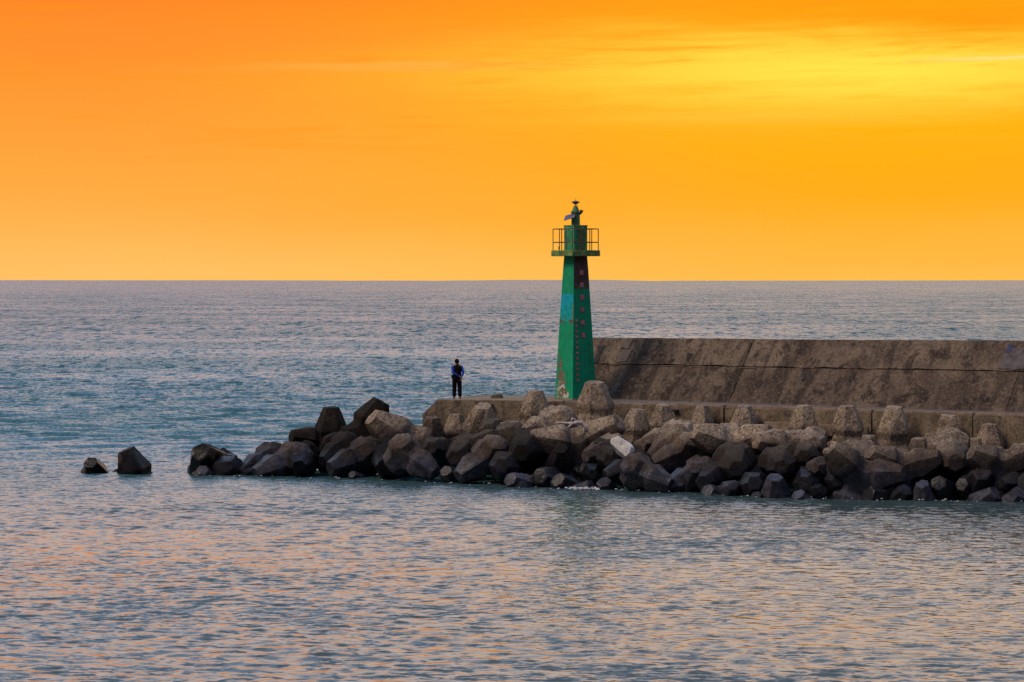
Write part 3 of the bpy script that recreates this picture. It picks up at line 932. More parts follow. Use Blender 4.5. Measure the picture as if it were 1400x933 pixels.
#   mode  x    y    f    s     (right, up, near)    spin tone label     T: x, y is the end of the leading leg; H: x, y is the middle
TETRA = [
    # --- far left, standing alone in the water
    ('T', 124, 632, 0.98, 0.88, (-0.12, 0.66, 0.74), 0, 0.50, 'low dark tetrapod alone in the water at the far left end'),
    ('T', 171, 614, 0.97, 1.05, (-0.36, 0.93, 0.10), 60, 0.50, 'dark tetrapod leaning left alone in the water, second from left end'),
    ('T', 276, 622, 0.97, 1.15, (-0.15, 0.45, 0.88), 30, 0.55, 'big dark domed tetrapod leading the pile at its left end'),
    ('T', 279, 642, 1.03, 0.75, (-0.10, 0.65, 0.75), 0, 1.25, 'small pale wet tetrapod tip in front of the big left dome'),
    ('T', 316, 621, 0.85, 0.70, (0.15, 0.95, 0.10), 0, 0.65, 'squat tetrapod tip just right of the big left dome'),
    ('T', 322, 636, 0.97, 0.90, (0.62, 0.35, 0.70), 30, 0.85, 'wet slate tetrapod hugging the right flank of the big dome'),
    ('T', 331, 648, 0.97, 0.80, (-0.70, -0.40, 0.55), 0, 0.95, 'low wet tetrapod leg sloping left near the left end'),
    # --- left pile
    ('T', 378, 619, 0.60, 0.72, (0.00, 0.35, 0.93), 0, 0.60, 'rounded dark tetrapod at the left shoulder of the pile'),
    ('T', 353, 651, 1.00, 0.90, (-0.82, -0.36, 0.44), 0, 0.98, 'wet blue-grey tetrapod leg sloping down left into the sea'),
    ('T', 410, 641, 1.00, 0.92, (0.05, -0.15, 0.97), 10, 0.60, 'dark blunt tetrapod end at the waterline below the trapezoid block'),
    ('T', 399, 598, 0.45, 0.85, (-0.85, 0.15, 0.50), 0, 0.72, 'brown tetrapod leg jutting left from under the trapezoid block'),
    ('T', 452, 558, 0.30, 0.98, (0.00, 1.00, 0.05), 0, 0.50, 'dark trapezoid tetrapod standing upright on the left pile'),
    ('T', 448, 606, 0.65, 0.76, (-0.20, 0.20, 0.96), 20, 0.72, 'lichened tetrapod end facing out right below the trapezoid block'),
    ('T', 438, 631, 0.85, 0.78, (-0.62, -0.35, 0.70), 0, 0.85, 'blue-topped tetrapod leg pointing left midway down the left pile'),
    ('T', 450, 641, 0.97, 0.92, (-0.80, -0.25, 0.55), 0, 0.95, 'wide wet tetrapod leg lying low at the waterline of left pile'),
    ('T', 522, 548, 0.20, 1.05, (0.45, 0.88, 0.00), 180, 0.46, 'tall black tetrapod rising behind the pale slanting leg'),
    ('T', 512, 567, 0.55, 1.18, (-0.72, 0.60, 0.35), 0, 1.10, 'pale speckled tetrapod leg slanting up to the left'),
    ('T', 490, 613, 0.60, 0.80, (-0.10, 0.10, 1.00), 0, 0.55, 'shadowed tetrapod below the tall black one'),
    ('T', 530, 638, 0.97, 1.10, (-0.10, -0.12, 1.00), 0, 0.60, 'big dark tetrapod end at the waterline below the pale leg'),
    ('T', 596, 648, 0.97, 0.90, (0.75, -0.45, 0.48), -20, 1.05, 'wet grey tetrapod saddle left of the pier nose'),
    ('T', 592, 611, 0.70, 0.72, (-0.05, 0.20, 0.97), 0, 0.85, 'lumpy lichened tetrapod end under the pier nose'),
    ('T', 483, 648, 1.02, 0.50, (-0.40, 0.60, 0.60), 0, 0.95, 'tiny flat wet tetrapod tip awash in front of left pile'),
    # --- pier head
    ('T', 590, 567, 0.25, 0.90, (-0.03, 0.98, 0.20), 30, 0.85, 'rounded upright tetrapod leaning on the pier nose'),
    ('T', 658, 556, 0.25, 1.05, (0.10, 0.92, 0.40), 0, 1.00, 'broad lichened tetrapod leaning against the pier below the man'),
    ('T', 622, 571, 0.08, 0.75, (0.00, 1.00, 0.00), 0, 1.00, 'plain tetrapod hard against the pier wall below the man'),
    ('T', 669, 586, 0.45, 0.62, (-0.10, 0.15, 0.98), 0, 0.72, 'square tetrapod end facing out below the small iron bracket'),
    ('T', 690, 585, 0.42, 0.75, (-0.50, 0.30, 0.80), 0, 1.12, 'flat pale tetrapod slab left of the first tall cone'),
    ('T', 731, 534, 0.22, 0.98, (0.00, 1.00, 0.08), 15, 1.02, 'tall pale tetrapod cone left of the lighthouse foot'),
    ('T', 622, 627, 0.85, 1.00, (-0.30, -0.05, 0.95), 0, 0.85, 'stout lichened tetrapod end above the wet saddle'),
    ('T', 645, 611, 0.70, 0.95, (-0.85, -0.10, 0.50), 0, 0.70, 'long dark tetrapod leg lying level, pointing left'),
    ('T', 712, 599, 0.60, 1.00, (-0.75, -0.25, 0.60), 0, 0.98, 'arched tetrapod leg below the first tall cone'),
    ('T', 712, 616, 0.85, 1.05, (-0.15, 0.05, 0.98), 0, 0.58, 'large dark tetrapod end below the arched leg'),
    ('T', 610, 646, 1.00, 0.75, (-0.40, 0.60, 0.70), 0, 0.85, 'small pointed dark tetrapod at the waterline below the man'),
    ('T', 629, 654, 1.00, 0.90, (-0.72, -0.50, 0.48), 20, 1.05, 'smooth wet grey tetrapod leg running down into the water'),
    ('T', 688, 637, 0.97, 0.90, (-0.10, 0.10, 1.00), 0, 0.85, 'faceted grey tetrapod end just right of the wet saddle'),
    ('T', 700, 657, 1.02, 0.80, (-0.55, 0.45, 0.70), 20, 0.98, 'little faceted tetrapod tip near the waterline below the tall cone'),
    ('T', 716, 666, 1.04, 0.62, (0.45, 0.60, 0.65), 0, 0.80, 'very low flat tetrapod tip nearest the sea at centre'),
    # --- under the lighthouse
    ('H', 792, 613, 0.50, 1.14, (0.00, 0.25, -1.00), -10, 1.12, 'big three-armed pale tetrapod with driftwood lying on it'),
    ('T', 815, 522, 0.22, 1.06, (0.00, 1.00, 0.05), 10, 1.00, 'tallest tetrapod cone, standing before the lighthouse'),
    ('T', 780, 573, 0.15, 0.75, (-0.50, 0.60, 0.50), 0, 1.05, 'pale tetrapod shoulder just left of the tallest cone'),
    ('T', 765, 613, 0.85, 0.88, (0.00, 0.80, 0.60), 0, 0.62, 'dark brown tetrapod cone below the driftwood'),
    ('T', 738, 651, 0.98, 0.95, (-0.35, 0.30, 0.88), 0, 0.82, 'faceted wet tetrapod at the waterline below the driftwood'),
    ('T', 764, 660, 1.02, 0.85, (-0.45, 0.55, 0.70), 25, 0.85, 'low dark wedge tetrapod tip left of the white surf'),
    ('T', 727, 656, 0.96, 0.50, (-0.20, 0.30, 0.90), 0, 0.75, 'narrow dark tetrapod squeezed between two faceted ones'),
    ('T', 800, 622, 0.80, 0.72, (-0.75, -0.10, 0.65), 0, 1.15, 'pale ended tetrapod leg arching left of the white stone'),
    ('T', 832, 628, 0.85, 0.75, (0.00, -0.05, 1.00), 0, 0.75, 'speckled brown tetrapod end just below the white stone'),
    ('T', 810, 647, 0.92, 0.65, (0.00, 0.10, 1.00), 0, 0.50, 'rounded near-black tetrapod above the white surf'),
    ('T', 808, 665, 1.03, 0.70, (0.60, 0.55, 0.50), 0, 0.88, 'flat wet tetrapod tip awash beside the white surf'),
    ('T', 828, 663, 1.03, 0.80, (-0.25, 0.75, 0.60), 20, 0.88, 'flat wet tetrapod wedge right of the white surf'),
    # --- right of the lighthouse
    ('T', 872, 561, 0.20, 0.86, (0.08, 1.00, 0.05), 200, 1.05, 'blunt chipped tetrapod stub right of the tallest cone'),
    ('T', 906, 552, 0.20, 0.84, (0.00, 1.00, 0.08), 25, 1.05, 'knobbly upright tetrapod beside the blunt chipped stub'),
    ('T', 958, 557, 0.10, 0.70, (0.00, 1.00, 0.05), 40, 0.98, 'slim tetrapod cone with tip level with the kerb'),
    ('T', 1017, 557, 0.10, 0.76, (0.03, 1.00, 0.05), 0, 1.08, 'pale tetrapod cone by the dark joint in the pier face'),
    ('T', 868, 641, 0.97, 1.15, (-0.25, 0.30, 0.92), 0, 0.62, 'huge dark tetrapod at the waterline below the white stone'),
    ('T', 917, 663, 1.00, 0.82, (0.80, -0.30, 0.50), 0, 0.98, 'wet grey tetrapod leg sloping right beside the huge dark one'),
    ('T', 826, 650, 0.95, 0.75, (-0.90, -0.20, 0.40), 0, 0.70, 'dark tetrapod leg poking left beside the huge dark one'),
    ('T', 886, 628, 0.75, 0.75, (-0.75, -0.50, 0.45), 0, 1.05, 'ochre tetrapod leg pointing down to the left'),
    ('T', 877, 605, 0.55, 0.78, (-0.88, -0.10, 0.45), 0, 1.12, 'long pale tetrapod leg below the knobbly upright one'),
    ('T', 938, 589, 0.42, 0.62, (0.00, 0.15, 0.98), 0, 1.15, 'pale square tetrapod end under the slim cone'),
    ('T', 888, 639, 0.80, 0.88, (-0.85, -0.32, 0.42), 20, 1.05, 'brown tetrapod leg stretched left under the ochre one'),
    ('H', 1000, 611, 0.48, 0.96, (0.00, 0.30, -1.00), 0, 1.24, 'pale Y-shaped tetrapod lying open below the kerb joint'),
    ('T', 1008, 641, 0.88, 1.00, (0.00, -0.05, 1.00), 0, 0.85, 'thick speckled tetrapod end under the Y-shaped one'),
    ('T', 950, 637, 0.95, 0.75, (0.10, 0.55, 0.80), 0, 0.98, 'slate wet tetrapod peak with ridge near the waterline'),
    ('T', 908, 668, 1.00, 0.90, (-0.85, -0.25, 0.45), 0, 0.98, 'long wet tetrapod leg running left along the waterline'),
    ('T', 958, 662, 1.00, 0.90, (-0.45, -0.10, 0.88), 0, 0.80, 'arched brown tetrapod back close to the waterline'),
    ('T', 968, 671, 1.03, 0.85, (-0.55, 0.55, 0.60), 20, 0.98, 'low wet tetrapod tip left of the faceted wet cone'),
    ('T', 1000, 665, 0.98, 0.65, (0.10, 0.40, 0.90), 0, 0.92, 'flat slate tetrapod between arched back and wet cone'),
    ('T', 1032, 661, 0.96, 0.80, (0.00, 0.25, 0.95), 0, 0.80, 'rounded plum-brown tetrapod behind the faceted wet cone'),
    ('T', 1061, 655, 1.00, 0.82, (-0.05, 0.85, 0.50), 0, 1.00, 'faceted wet tetrapod cone standing at the waterline'),
    ('T', 1034, 676, 1.03, 0.65, (-0.30, 0.70, 0.65), 10, 0.55, 'tiny black tetrapod tip at the foot of the wet cone'),
    # --- middle right
    ('T', 1098, 557, 0.18, 0.84, (0.00, 1.00, 0.05), 20, 1.10, 'pale upright tetrapod cone, first of three along the kerb'),
    ('T', 1160, 559, 0.20, 0.86, (0.00, 1.00, 0.08), 10, 1.08, 'pale upright tetrapod cone, middle of three along the kerb'),
    ('T', 1222, 561, 0.22, 0.90, (0.02, 1.00, 0.08), 15, 1.05, 'large upright tetrapod cone, last of three along the kerb'),
    ('T', 1032, 603, 0.62, 0.98, (-0.88, 0.20, 0.42), 0, 1.12, 'long level tetrapod leg left of the three cones'),
    ('T', 1116, 607, 0.62, 0.78, (0.05, 0.08, 1.00), 30, 1.05, 'square tetrapod end facing out below the first of three cones'),
    ('T', 1069, 638, 0.88, 0.82, (-0.10, 0.00, 1.00), 20, 0.85, 'big speckled tetrapod end below the long level leg'),
    ('T', 1098, 626, 0.75, 0.78, (-0.20, 0.00, 0.97), 0, 0.85, 'mottled tetrapod end overhanging a black gap'),
    ('T', 1187, 593, 0.42, 0.76, (0.00, 1.00, 0.10), 30, 1.05, 'short tetrapod cone between middle and last kerb cones'),
    ('T', 1112, 637, 0.88, 0.62, (-0.25, 0.25, 0.95), 30, 0.95, 'small round mottled tetrapod end above the waterline'),
    ('T', 1138, 631, 0.80, 0.75, (-0.35, 0.25, 0.90), 0, 0.98, 'brown tetrapod shoulder left of the hollow saddle'),
    ('T', 1182, 634, 0.80, 0.85, (0.00, -0.05, 1.00), 0, 0.90, 'arched tetrapod end above the dark hollow'),
    ('T', 1098, 661, 0.96, 0.95, (-0.30, 0.05, 0.95), 0, 0.72, 'broad plum-dark tetrapod low down left of the wet saddle'),
    ('T', 1093, 677, 1.04, 0.80, (-0.45, 0.75, 0.45), 40, 1.12, 'flat pale blue wet tetrapod tip at the waterline'),
    ('T', 1124, 669, 0.99, 0.60, (0.20, 0.30, 0.93), 30, 0.60, 'small round dark tetrapod beside the wet saddle'),
    ('H', 1174, 653, 0.88, 0.95, (0.10, 0.20, -1.00), 20, 1.00, 'wet three-armed tetrapod saddle with a leg in the water'),
    ('T', 1143, 655, 0.97, 0.70, (-0.15, 0.05, 1.00), 0, 0.80, 'dark tetrapod end left of the hollow saddle'),
    ('H', 1232, 642, 0.70, 0.90, (0.00, 0.20, -1.00), 5, 1.02, 'wide brown tetrapod lying spread below the last kerb cone'),
    ('T', 1184, 675, 1.01, 0.95, (-0.70, 0.30, 0.65), 25, 0.75, 'wide low dark tetrapod hump at the waterline'),
    ('T', 1214, 662, 0.95, 0.72, (-0.30, 0.35, 0.90), 30, 0.72, 'rounded purple-brown tetrapod above the low hump'),
    ('T', 1238, 668, 0.99, 0.80, (0.35, 0.60, 0.72), 15, 0.78, 'dark sloping tetrapod right of the low hump'),
    # --- right end
    ('T', 1257, 600, 0.42, 0.70, (-0.03, 1.00, 0.08), 0, 1.00, 'blunt olive tetrapod stub right of the last kerb cone'),
    ('T', 1274, 591, 0.25, 0.64, (0.00, 1.00, 0.05), 20, 1.05, 'small pale tetrapod peeping behind the blunt stub'),
    ('T', 1299, 573, 0.18, 0.82, (0.00, 1.00, 0.06), 15, 1.08, 'pale sharp tetrapod cone against the pier, left of the pair'),
    ('T', 1353, 579, 0.18, 0.84, (0.00, 1.00, 0.06), 5, 1.08, 'pale tetrapod cone against the pier, right of the pair'),
    ('T', 1334, 600, 0.30, 0.62, (-0.05, 1.00, 0.08), 40, 1.00, 'small tetrapod leaning on the right cone of the pair'),
    ('T', 1389, 609, 0.40, 0.72, (0.00, 1.00, 0.10), 0, 0.98, 'blunt tetrapod at the right edge of the picture'),
    ('T', 1265, 630, 0.70, 0.66, (0.10, 0.20, 0.97), 0, 1.00, 'mottled tetrapod tip below the blunt olive stub'),
    ('T', 1306, 631, 0.82, 1.02, (-0.05, -0.12, 0.99), 30, 0.98, 'massive pink-brown tetrapod with a black underside'),
    ('H', 1370, 640, 0.65, 0.85, (0.00, 0.10, -1.00), 0, 1.00, 'knuckled tetrapod spread below the right cone of the pair'),
    ('T', 1355, 625, 0.75, 0.68, (-0.15, 0.15, 0.97), 0, 1.00, 'rounded tetrapod end below the small leaning one'),
    ('T', 1260, 664, 1.01, 0.80, (-0.15, 0.88, 0.40), 30, 1.05, 'wet slate tetrapod pyramid at the waterline'),
    ('T', 1284, 663, 0.97, 0.85, (-0.25, 0.45, 0.85), 30, 0.75, 'rounded brown tetrapod right of the wet pyramid'),
    ('T', 1340, 648, 0.96, 1.00, (-0.05, 0.55, 0.83), 0, 0.85, 'tall faceted tetrapod end near the right waterline'),
    ('T', 1315, 659, 0.93, 0.75, (-0.50, 0.30, 0.80), 0, 0.80, 'tetrapod leg leaning left against the tall faceted end'),
    ('T', 1370, 661, 0.93, 0.60, (-0.80, 0.00, 0.55), 0, 0.88, 'stubby tetrapod leg pointing left near the right edge'),
    ('T', 1398, 658, 0.96, 0.90, (-0.15, 0.30, 0.95), 30, 0.85, 'rounded tetrapod cut by the right edge of the picture'),
    ('T', 1362, 676, 1.03, 0.85, (0.55, 0.60, 0.58), 0, 0.92, 'low wet tetrapod wedge at the right waterline'),
    ('T', 1394, 678, 1.03, 0.80, (0.40, 0.70, 0.58), 30, 0.97, 'lowest wet tetrapod in the bottom right of the pile'),
]
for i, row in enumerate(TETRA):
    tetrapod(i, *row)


# ------------------------------------------------------------------ loose things on the rocks
def build_driftwood():
    Yd = depth_at(785, 0.62)
    base = P(785, 582, Yd)
    root = empty('driftwood', base)
    tag(root, 'bleached forked driftwood branch lying on the big three-armed tetrapod', 'driftwood')

    def q(px, py, dy=0.0):
        return P(px, py, Yd + dy) - base
    s1 = [q(761, 578.5, 0.0), q(767, 578.2, -0.05), q(775, 579.0, -0.08), q(783, 579.5, -0.1), q(790, 577.5, -0.1), q(796, 578.5, -0.05), q(800, 585, -0.05), q(803, 590.5, -0.1)]
    from_bm('branch', tube_bm(s1, [0.05, 0.045, 0.05, 0.09, 0.085, 0.075, 0.055, 0.04], 8), 'drift', root, True)
    from_bm('branch', tube_bm([q(790, 578.5, -0.1), q(786, 574.0, -0.1), q(782.5, 572.0, -0.1), q(781.5, 576.5, -0.12)], [0.05, 0.045, 0.04, 0.03], 8), 'drift', root, True)
    from_bm('branch', tube_bm([q(783, 579.5, -0.1), q(779.5, 582, -0.2), q(776.5, 585, -0.28)], [0.05, 0.04, 0.025], 8), 'drift', root, True)
    from_bm('branch', tube_bm([q(800, 585, -0.05), q(802.5, 587.0, -0.02), q(805.5, 590.5, 0.02)], [0.045, 0.035, 0.02], 8), 'drift', root, True)


build_driftwood()


def rock_bm(sx, sy, sz, seed, sub=3, cutn=9, rough=0.05, cut=(0.55, 0.85)):
    rnd = random.Random(seed)
    bm = bmesh.new()
    bmesh.ops.create_icosphere(bm, subdivisions=sub, radius=1.0)
    planes = []
    for _ in range(cutn):
        n = Vector((rnd.uniform(-1, 1), rnd.uniform(-1, 1), rnd.uniform(-1, 1))).normalized()
        planes.append((n, rnd.uniform(*cut)))
    for w in bm.verts:
        for n, d in planes:
            t_ = w.co.dot(n) - d
            if t_ > 0:
                w.co -= n * t_
        w.co += w.co.normalized() * noise.noise(w.co * 2.2 + Vector((seed, 0, 0))) * rough
        w.co = Vector((w.co.x * sx, w.co.y * sy, w.co.z * sz))
    return bm


ws = from_bm('stone', rock_bm(0.78, 0.5, 0.50, 33, 4, 12, 0.05, (0.45, 0.70)), 'white_stone')
ws.location = P(851, 612, depth_at(850, 0.80))
ws.rotation_euler = (R(10), R(30), R(15))
tag(ws, 'white speckled stone slab wedged among the brown tetrapods', 'stone')

mound = from_bm('stone', rock_bm(0.30, 0.26, 0.16, 4), 'pier')
mound.location = on_z(679.5, 546.0, DECK) + Vector((0, 1.0, 0.04))
mound.location.x = (679.5 - 700) / F * mound.location.y
mound.location.z = DECK + 0.06
tag(mound, 'small dark stone lump on the deck between man and lighthouse', 'stone')

# surf at the foot of the pile
rnd = random.Random(3)
fb = bmesh.new()
for k in range(190):
    px = rnd.gauss(798, 12) if k < 90 else rnd.uniform(260, 1400)
    yw = float(np.interp(px, [p[0] for p in WLINE], [p[1] for p in WLINE]))
    p = P(px, yw - 1.5 + rnd.uniform(-1.6, 1.2), H * F / (yw - 384.0) + rnd.uniform(-1.1, 0.3))
    r = rnd.uniform(0.02, 0.06) if k < 90 else rnd.uniform(0.012, 0.035)
    mt = Matrix.Translation(Vector((p.x, p.y, rnd.uniform(0.02, 0.08)))) @ Matrix.Diagonal((r * rnd.uniform(1.2, 2.2), r, r * rnd.uniform(0.35, 0.7), 1))
    bmesh.ops.create_icosphere(fb, subdivisions=2, radius=1.0, matrix=mt)
for w in fb.verts:
    w.co += Vector((1, 1, 1)) * noise.noise(w.co * 9) * 0.02
tag(from_bm('surf_foam', fb, 'foam', smooth=True), 'white surf breaking at the foot of the tetrapods', kind='stuff')


# ------------------------------------------------------------------ lighthouse
def build_lighthouse():
    TY = 128.6
    base = Vector(((787.0 - 700) / F * TY, TY, DECK - 0.01))
    root = empty('lighthouse', base, R(-54))
    tag(root, 'small square green lighthouse with railed gallery at the pier head', 'lighthouse')
    HB, HT_, ZT = 0.645, 0.362, 6.17

    def hw(z):
        return HB + (HT_ - HB) * z / ZT

    def sq(h, z):
        return [Vector((-h, -h, z)), Vector((h, -h, z)), Vector((h, h, z)), Vector((-h, h, z))]
    bm = rings_bm([sq(hw(z), z) for z in np.linspace(0, ZT, 12)])
    bmesh.ops.bevel(bm, geom=[e for e in bm.edges if abs(e.verts[0].co.z - e.verts[1].co.z) > 0.2], offset=0.018, segments=2, affect='EDGES')
    from_bm('shaft', bm, 'tower', root)
    from_bm('plinth', box_bm(1.42, 1.42, 0.07, (0, 0, 0.025), 0.015), 'kerb', root)
    # lettered tiles down the bright face (local +x)
    strokes = {
        0: [((-.3, .35), (.3, .35)), ((-.25, .1), (.3, .12)), ((-.3, -.35), (.3, -.35)), ((0, .42), (-.05, -.1)), ((-.28, .3), (-.3, -.35)), ((.05, -.05), (.28, -.2))],
        1: [((-.22, .35), (-.25, -.38)), ((.02, .4), (0, -.38)), ((.25, .35), (.25, -.38)), ((-.22, .05), (.25, .05))],
        2: [((-.3, .3), (.3, .3)), ((-.3, .05), (.28, .05)), ((-.34, -.36), (.34, -.36)), ((-.12, .4), (-.15, -.3)), ((.15, .4), (.2, -.3))],
        3: [((-.28, .32), (.28, .34)), ((-.2, .05), (.22, .06)), ((0, .4), (.02, -.4)), ((-.1, -.15), (.2, -.32))],
        4: [((-.3, .34), (.3, .34)), ((-.3, .34), (-.32, -.2)), ((.05, .3), (.3, -.38)), ((.1, .05), (-.2, -.38)), ((-.1, .12), (.28, .1))],
        5: [((-.32, .3), (.32, .3)), ((-.3, .02), (.3, .02)), ((-.32, -.34), (.32, -.34)), ((-.02, .4), (-.02, -.3)), ((.25, .28), (.28, -.3))],
    }

    def tile(z, y, sz, idx, n_st):
        t = 0.03
        tl = empty if False else None
        bm = box_bm(t, sz, sz * 1.08, bevel=0.006, seg=1)
        ob = from_bm('letter_tile', bm, 'tile', root)
        ob.location = (hw(z) + t * 0.3, y, z)
        ob.rotation_euler = (0, -math.atan((HB - HT_) / ZT), 0)
        for (y0, z0), (y1, z1) in strokes[idx][:n_st]:
            a = Vector((t * 0.5 + 0.004, y0 * sz, z0 * sz))
            b_ = Vector((t * 0.5 + 0.004, y1 * sz, z1 * sz))
            L = (b_ - a).length
            bmm = box_bm(0.008, L + sz * 0.08, sz * 0.11)
            so = from_bm('letter_stroke', bmm, 'stroke', ob)
            so.location = (a + b_) / 2
            so.rotation_euler = (math.atan2(b_.z - a.z, b_.y - a.y), 0, 0)

    for i, py in enumerate((372.5, 389.4, 406.2, 423.5, 440.8, 458.0)):
        tile((545.9 - py) / 31.75, 0.005, 0.215 - 0.02 * (i == 3), i, 6)
    for i in range(12):
        py = 438.2 + (519.2 - 438.2) * i / 11
        tile((545.9 - py) / 31.75, -0.335, 0.112, (i * 5 + 1) % 6, 3)
    # vertical crack strip / cable on the tile face
    from_bm('cable', tube_bm([(hw(2.55) + 0.01, 0.34, 2.55), (hw(1.6) + 0.01, 0.345, 1.6), (hw(1.3) + 0.01, 0.35, 1.3)], 0.014, 6), 'lamp_green', root)
    # small white fixing plate low on the patched face
    pl = from_bm('name_plate', box_bm(0.10, 0.02, 0.05), 'alu', root)
    pl.location = (-0.52, -hw(0.93) - 0.008, 0.93)
    # gallery
    PW = 1.51
    from_bm('gallery_slab', box_bm(PW, PW, 0.255, (0, 0, 6.29), 0.012, 1), 'olive', root)
    zt = 6.4175
    hp = PW / 2 - 0.06
    spots = []
    for t in (-1, -1 / 3, 1 / 3):
        spots += [(t * hp, -hp), (hp, t * hp), (-t * hp, hp), (-hp, -t * hp)]
    for (x, y) in spots:
        from_bm('railing_post', tube_bm([(x, y, zt - 0.02), (x, y, 7.34)], 0.019, 8), 'rail', root)
    cs = [(-hp, -hp), (hp, -hp), (hp, hp), (-hp, hp)]
    for z in (6.76, 7.335):
        for a, b_ in zip(cs, cs[1:] + cs[:1]):
            from_bm('rail', tube_bm([(a[0], a[1], z), (b_[0], b_[1], z)], 0.021, 8), 'rail', root)
    # hatch hoop by the left corner
    arc = [(-0.52 + 0.0 + 0.13 * math.cos(a), -0.52 - 0.10 * math.cos(a), zt + 0.02 + 0.15 * math.sin(a) ** 0.6) for a in np.linspace(0.02, math.pi - 0.02, 10)]
    from_bm('hatch_hoop', tube_bm(arc, 0.014, 6), 'rail', root)
    # lantern room
    room = from_bm('lantern_room', box_bm(0.72, 0.72, 1.06, (0, 0, 6.94), 0.015), 'green', root)
    from_bm('roof_slab', box_bm(0.75, 0.75, 0.05, (0, 0, 7.475), 0.01, 1), 'olive', root)
    dr = from_bm('door', box_bm(0.02, 0.40, 0.86, bevel=0.006, seg=1), 'lamp_green', room)
    dr.location = (0.365, 0.03, 6.87)
    # mast
    from_bm('mast', lathe_bm([(0.195, 7.50), (0.190, 8.02)], 10), 'lamp_green', root)
    from_bm('mast_collar', lathe_bm([(0.19, 8.02), (0.222, 8.03), (0.222, 8.085), (0.17, 8.095)], 10), 'lamp_green', root)
    from_bm('mast_cap', lathe_bm([(0.175, 8.095), (0.090, 8.30), (0.085, 8.32)], 10), 'lamp_green', root)
    lan = from_bm('beacon', lathe_bm([(0.045, 8.40), (0.09, 8.43), (0.175, 8.475), (0.18, 8.50), (0.08, 8.545), (0.03, 8.56)], 14), 'lantern', root)
    for sx, sy in ((1, 1), (-1, -1), (1, -1), (-1, 1)):
        from_bm('beacon_leg', tube_bm([(0.05 * sx, 0.05 * sy, 8.31), (0.035 * sx, 0.035 * sy, 8.42)], 0.012, 6), 'lantern', root)
    from_bm('lightning_rod', tube_bm([(0, 0, 8.55), (0, 0, 8.66)], 0.008, 6), 'rail', lan)
    # flared bracket lamp on the right of the mast
    q = Matrix.Rotation(R(54), 3, 'Z')       # world axes inside the turned tower
    br = from_bm('side_lamp', tube_bm([q @ Vector((0.16, 0, 7.96)), q @ Vector((0.235, 0, 8.06)), q @ Vector((0.265, 0, 8.15))], [0.045, 0.065, 0.085], 8), 'lantern', root)
    # solar panel on a bracket
    pn = from_bm('solar_panel', box_bm(0.46, 0.36, 0.022), 'panel', root)
    wn = Vector((-0.42, -0.42, 0.80)).normalized()
    wx = Vector((1, -0.25, 0))
    wx = (wx - wn * wx.dot(wn)).normalized()
    wy = wn.cross(wx)
    mw = Matrix((wx, wy, wn)).transposed()
    pn.rotation_euler = (q @ mw).to_euler()
    pn.location = q @ Vector((-0.26, -0.18, 7.86))
    for sx in (-1, 1):
        from_bm('panel_frame', box_bm(0.018, 0.37, 0.03, (sx * 0.235, 0, 0)), 'alu', pn)
    for sy in (-1, 1):
        from_bm('panel_frame', box_bm(0.48, 0.018, 0.03, (0, sy * 0.187, 0)), 'alu', pn)
    from_bm('panel_arm', tube_bm([q @ Vector((-0.05, -0.05, 7.76)), q @ Vector((-0.22, -0.14, 7.84))], 0.018, 6), 'rail', root)
    return root


build_lighthouse()


# ------------------------------------------------------------------ the man
def skin_mesh(verts, edges, radii, sub=2, root=0):
    me = bpy.data.meshes.new('skin_tmp')
    me.from_pydata([Vector(p) for p in verts], edges, [])
    o = bpy.data.objects.new('skin_tmp', me)
    C.objects.link(o)
    o.modifiers.new('Skin', 'SKIN')
    if not me.skin_vertices:
        bm = bmesh.new()
        bm.from_mesh(me)
        bm.verts.layers.skin.verify()
        bm.to_mesh(me)
        bm.free()
    for i, r in enumerate(radii):
        sv = me.skin_vertices[0].data[i]
        sv.radius = r if hasattr(r, '__len__') else (r, r)
        sv.use_root = (i == root)
    ss = o.modifiers.new('Sub', 'SUBSURF')
    ss.levels = sub
    ss.render_levels = sub
    dg = bpy.context.evaluated_depsgraph_get()
    dg.update()
    out = bpy.data.meshes.new_from_object(o.evaluated_get(dg))
    bpy.data.objects.remove(o)
    bpy.data.meshes.remove(me)
    return out


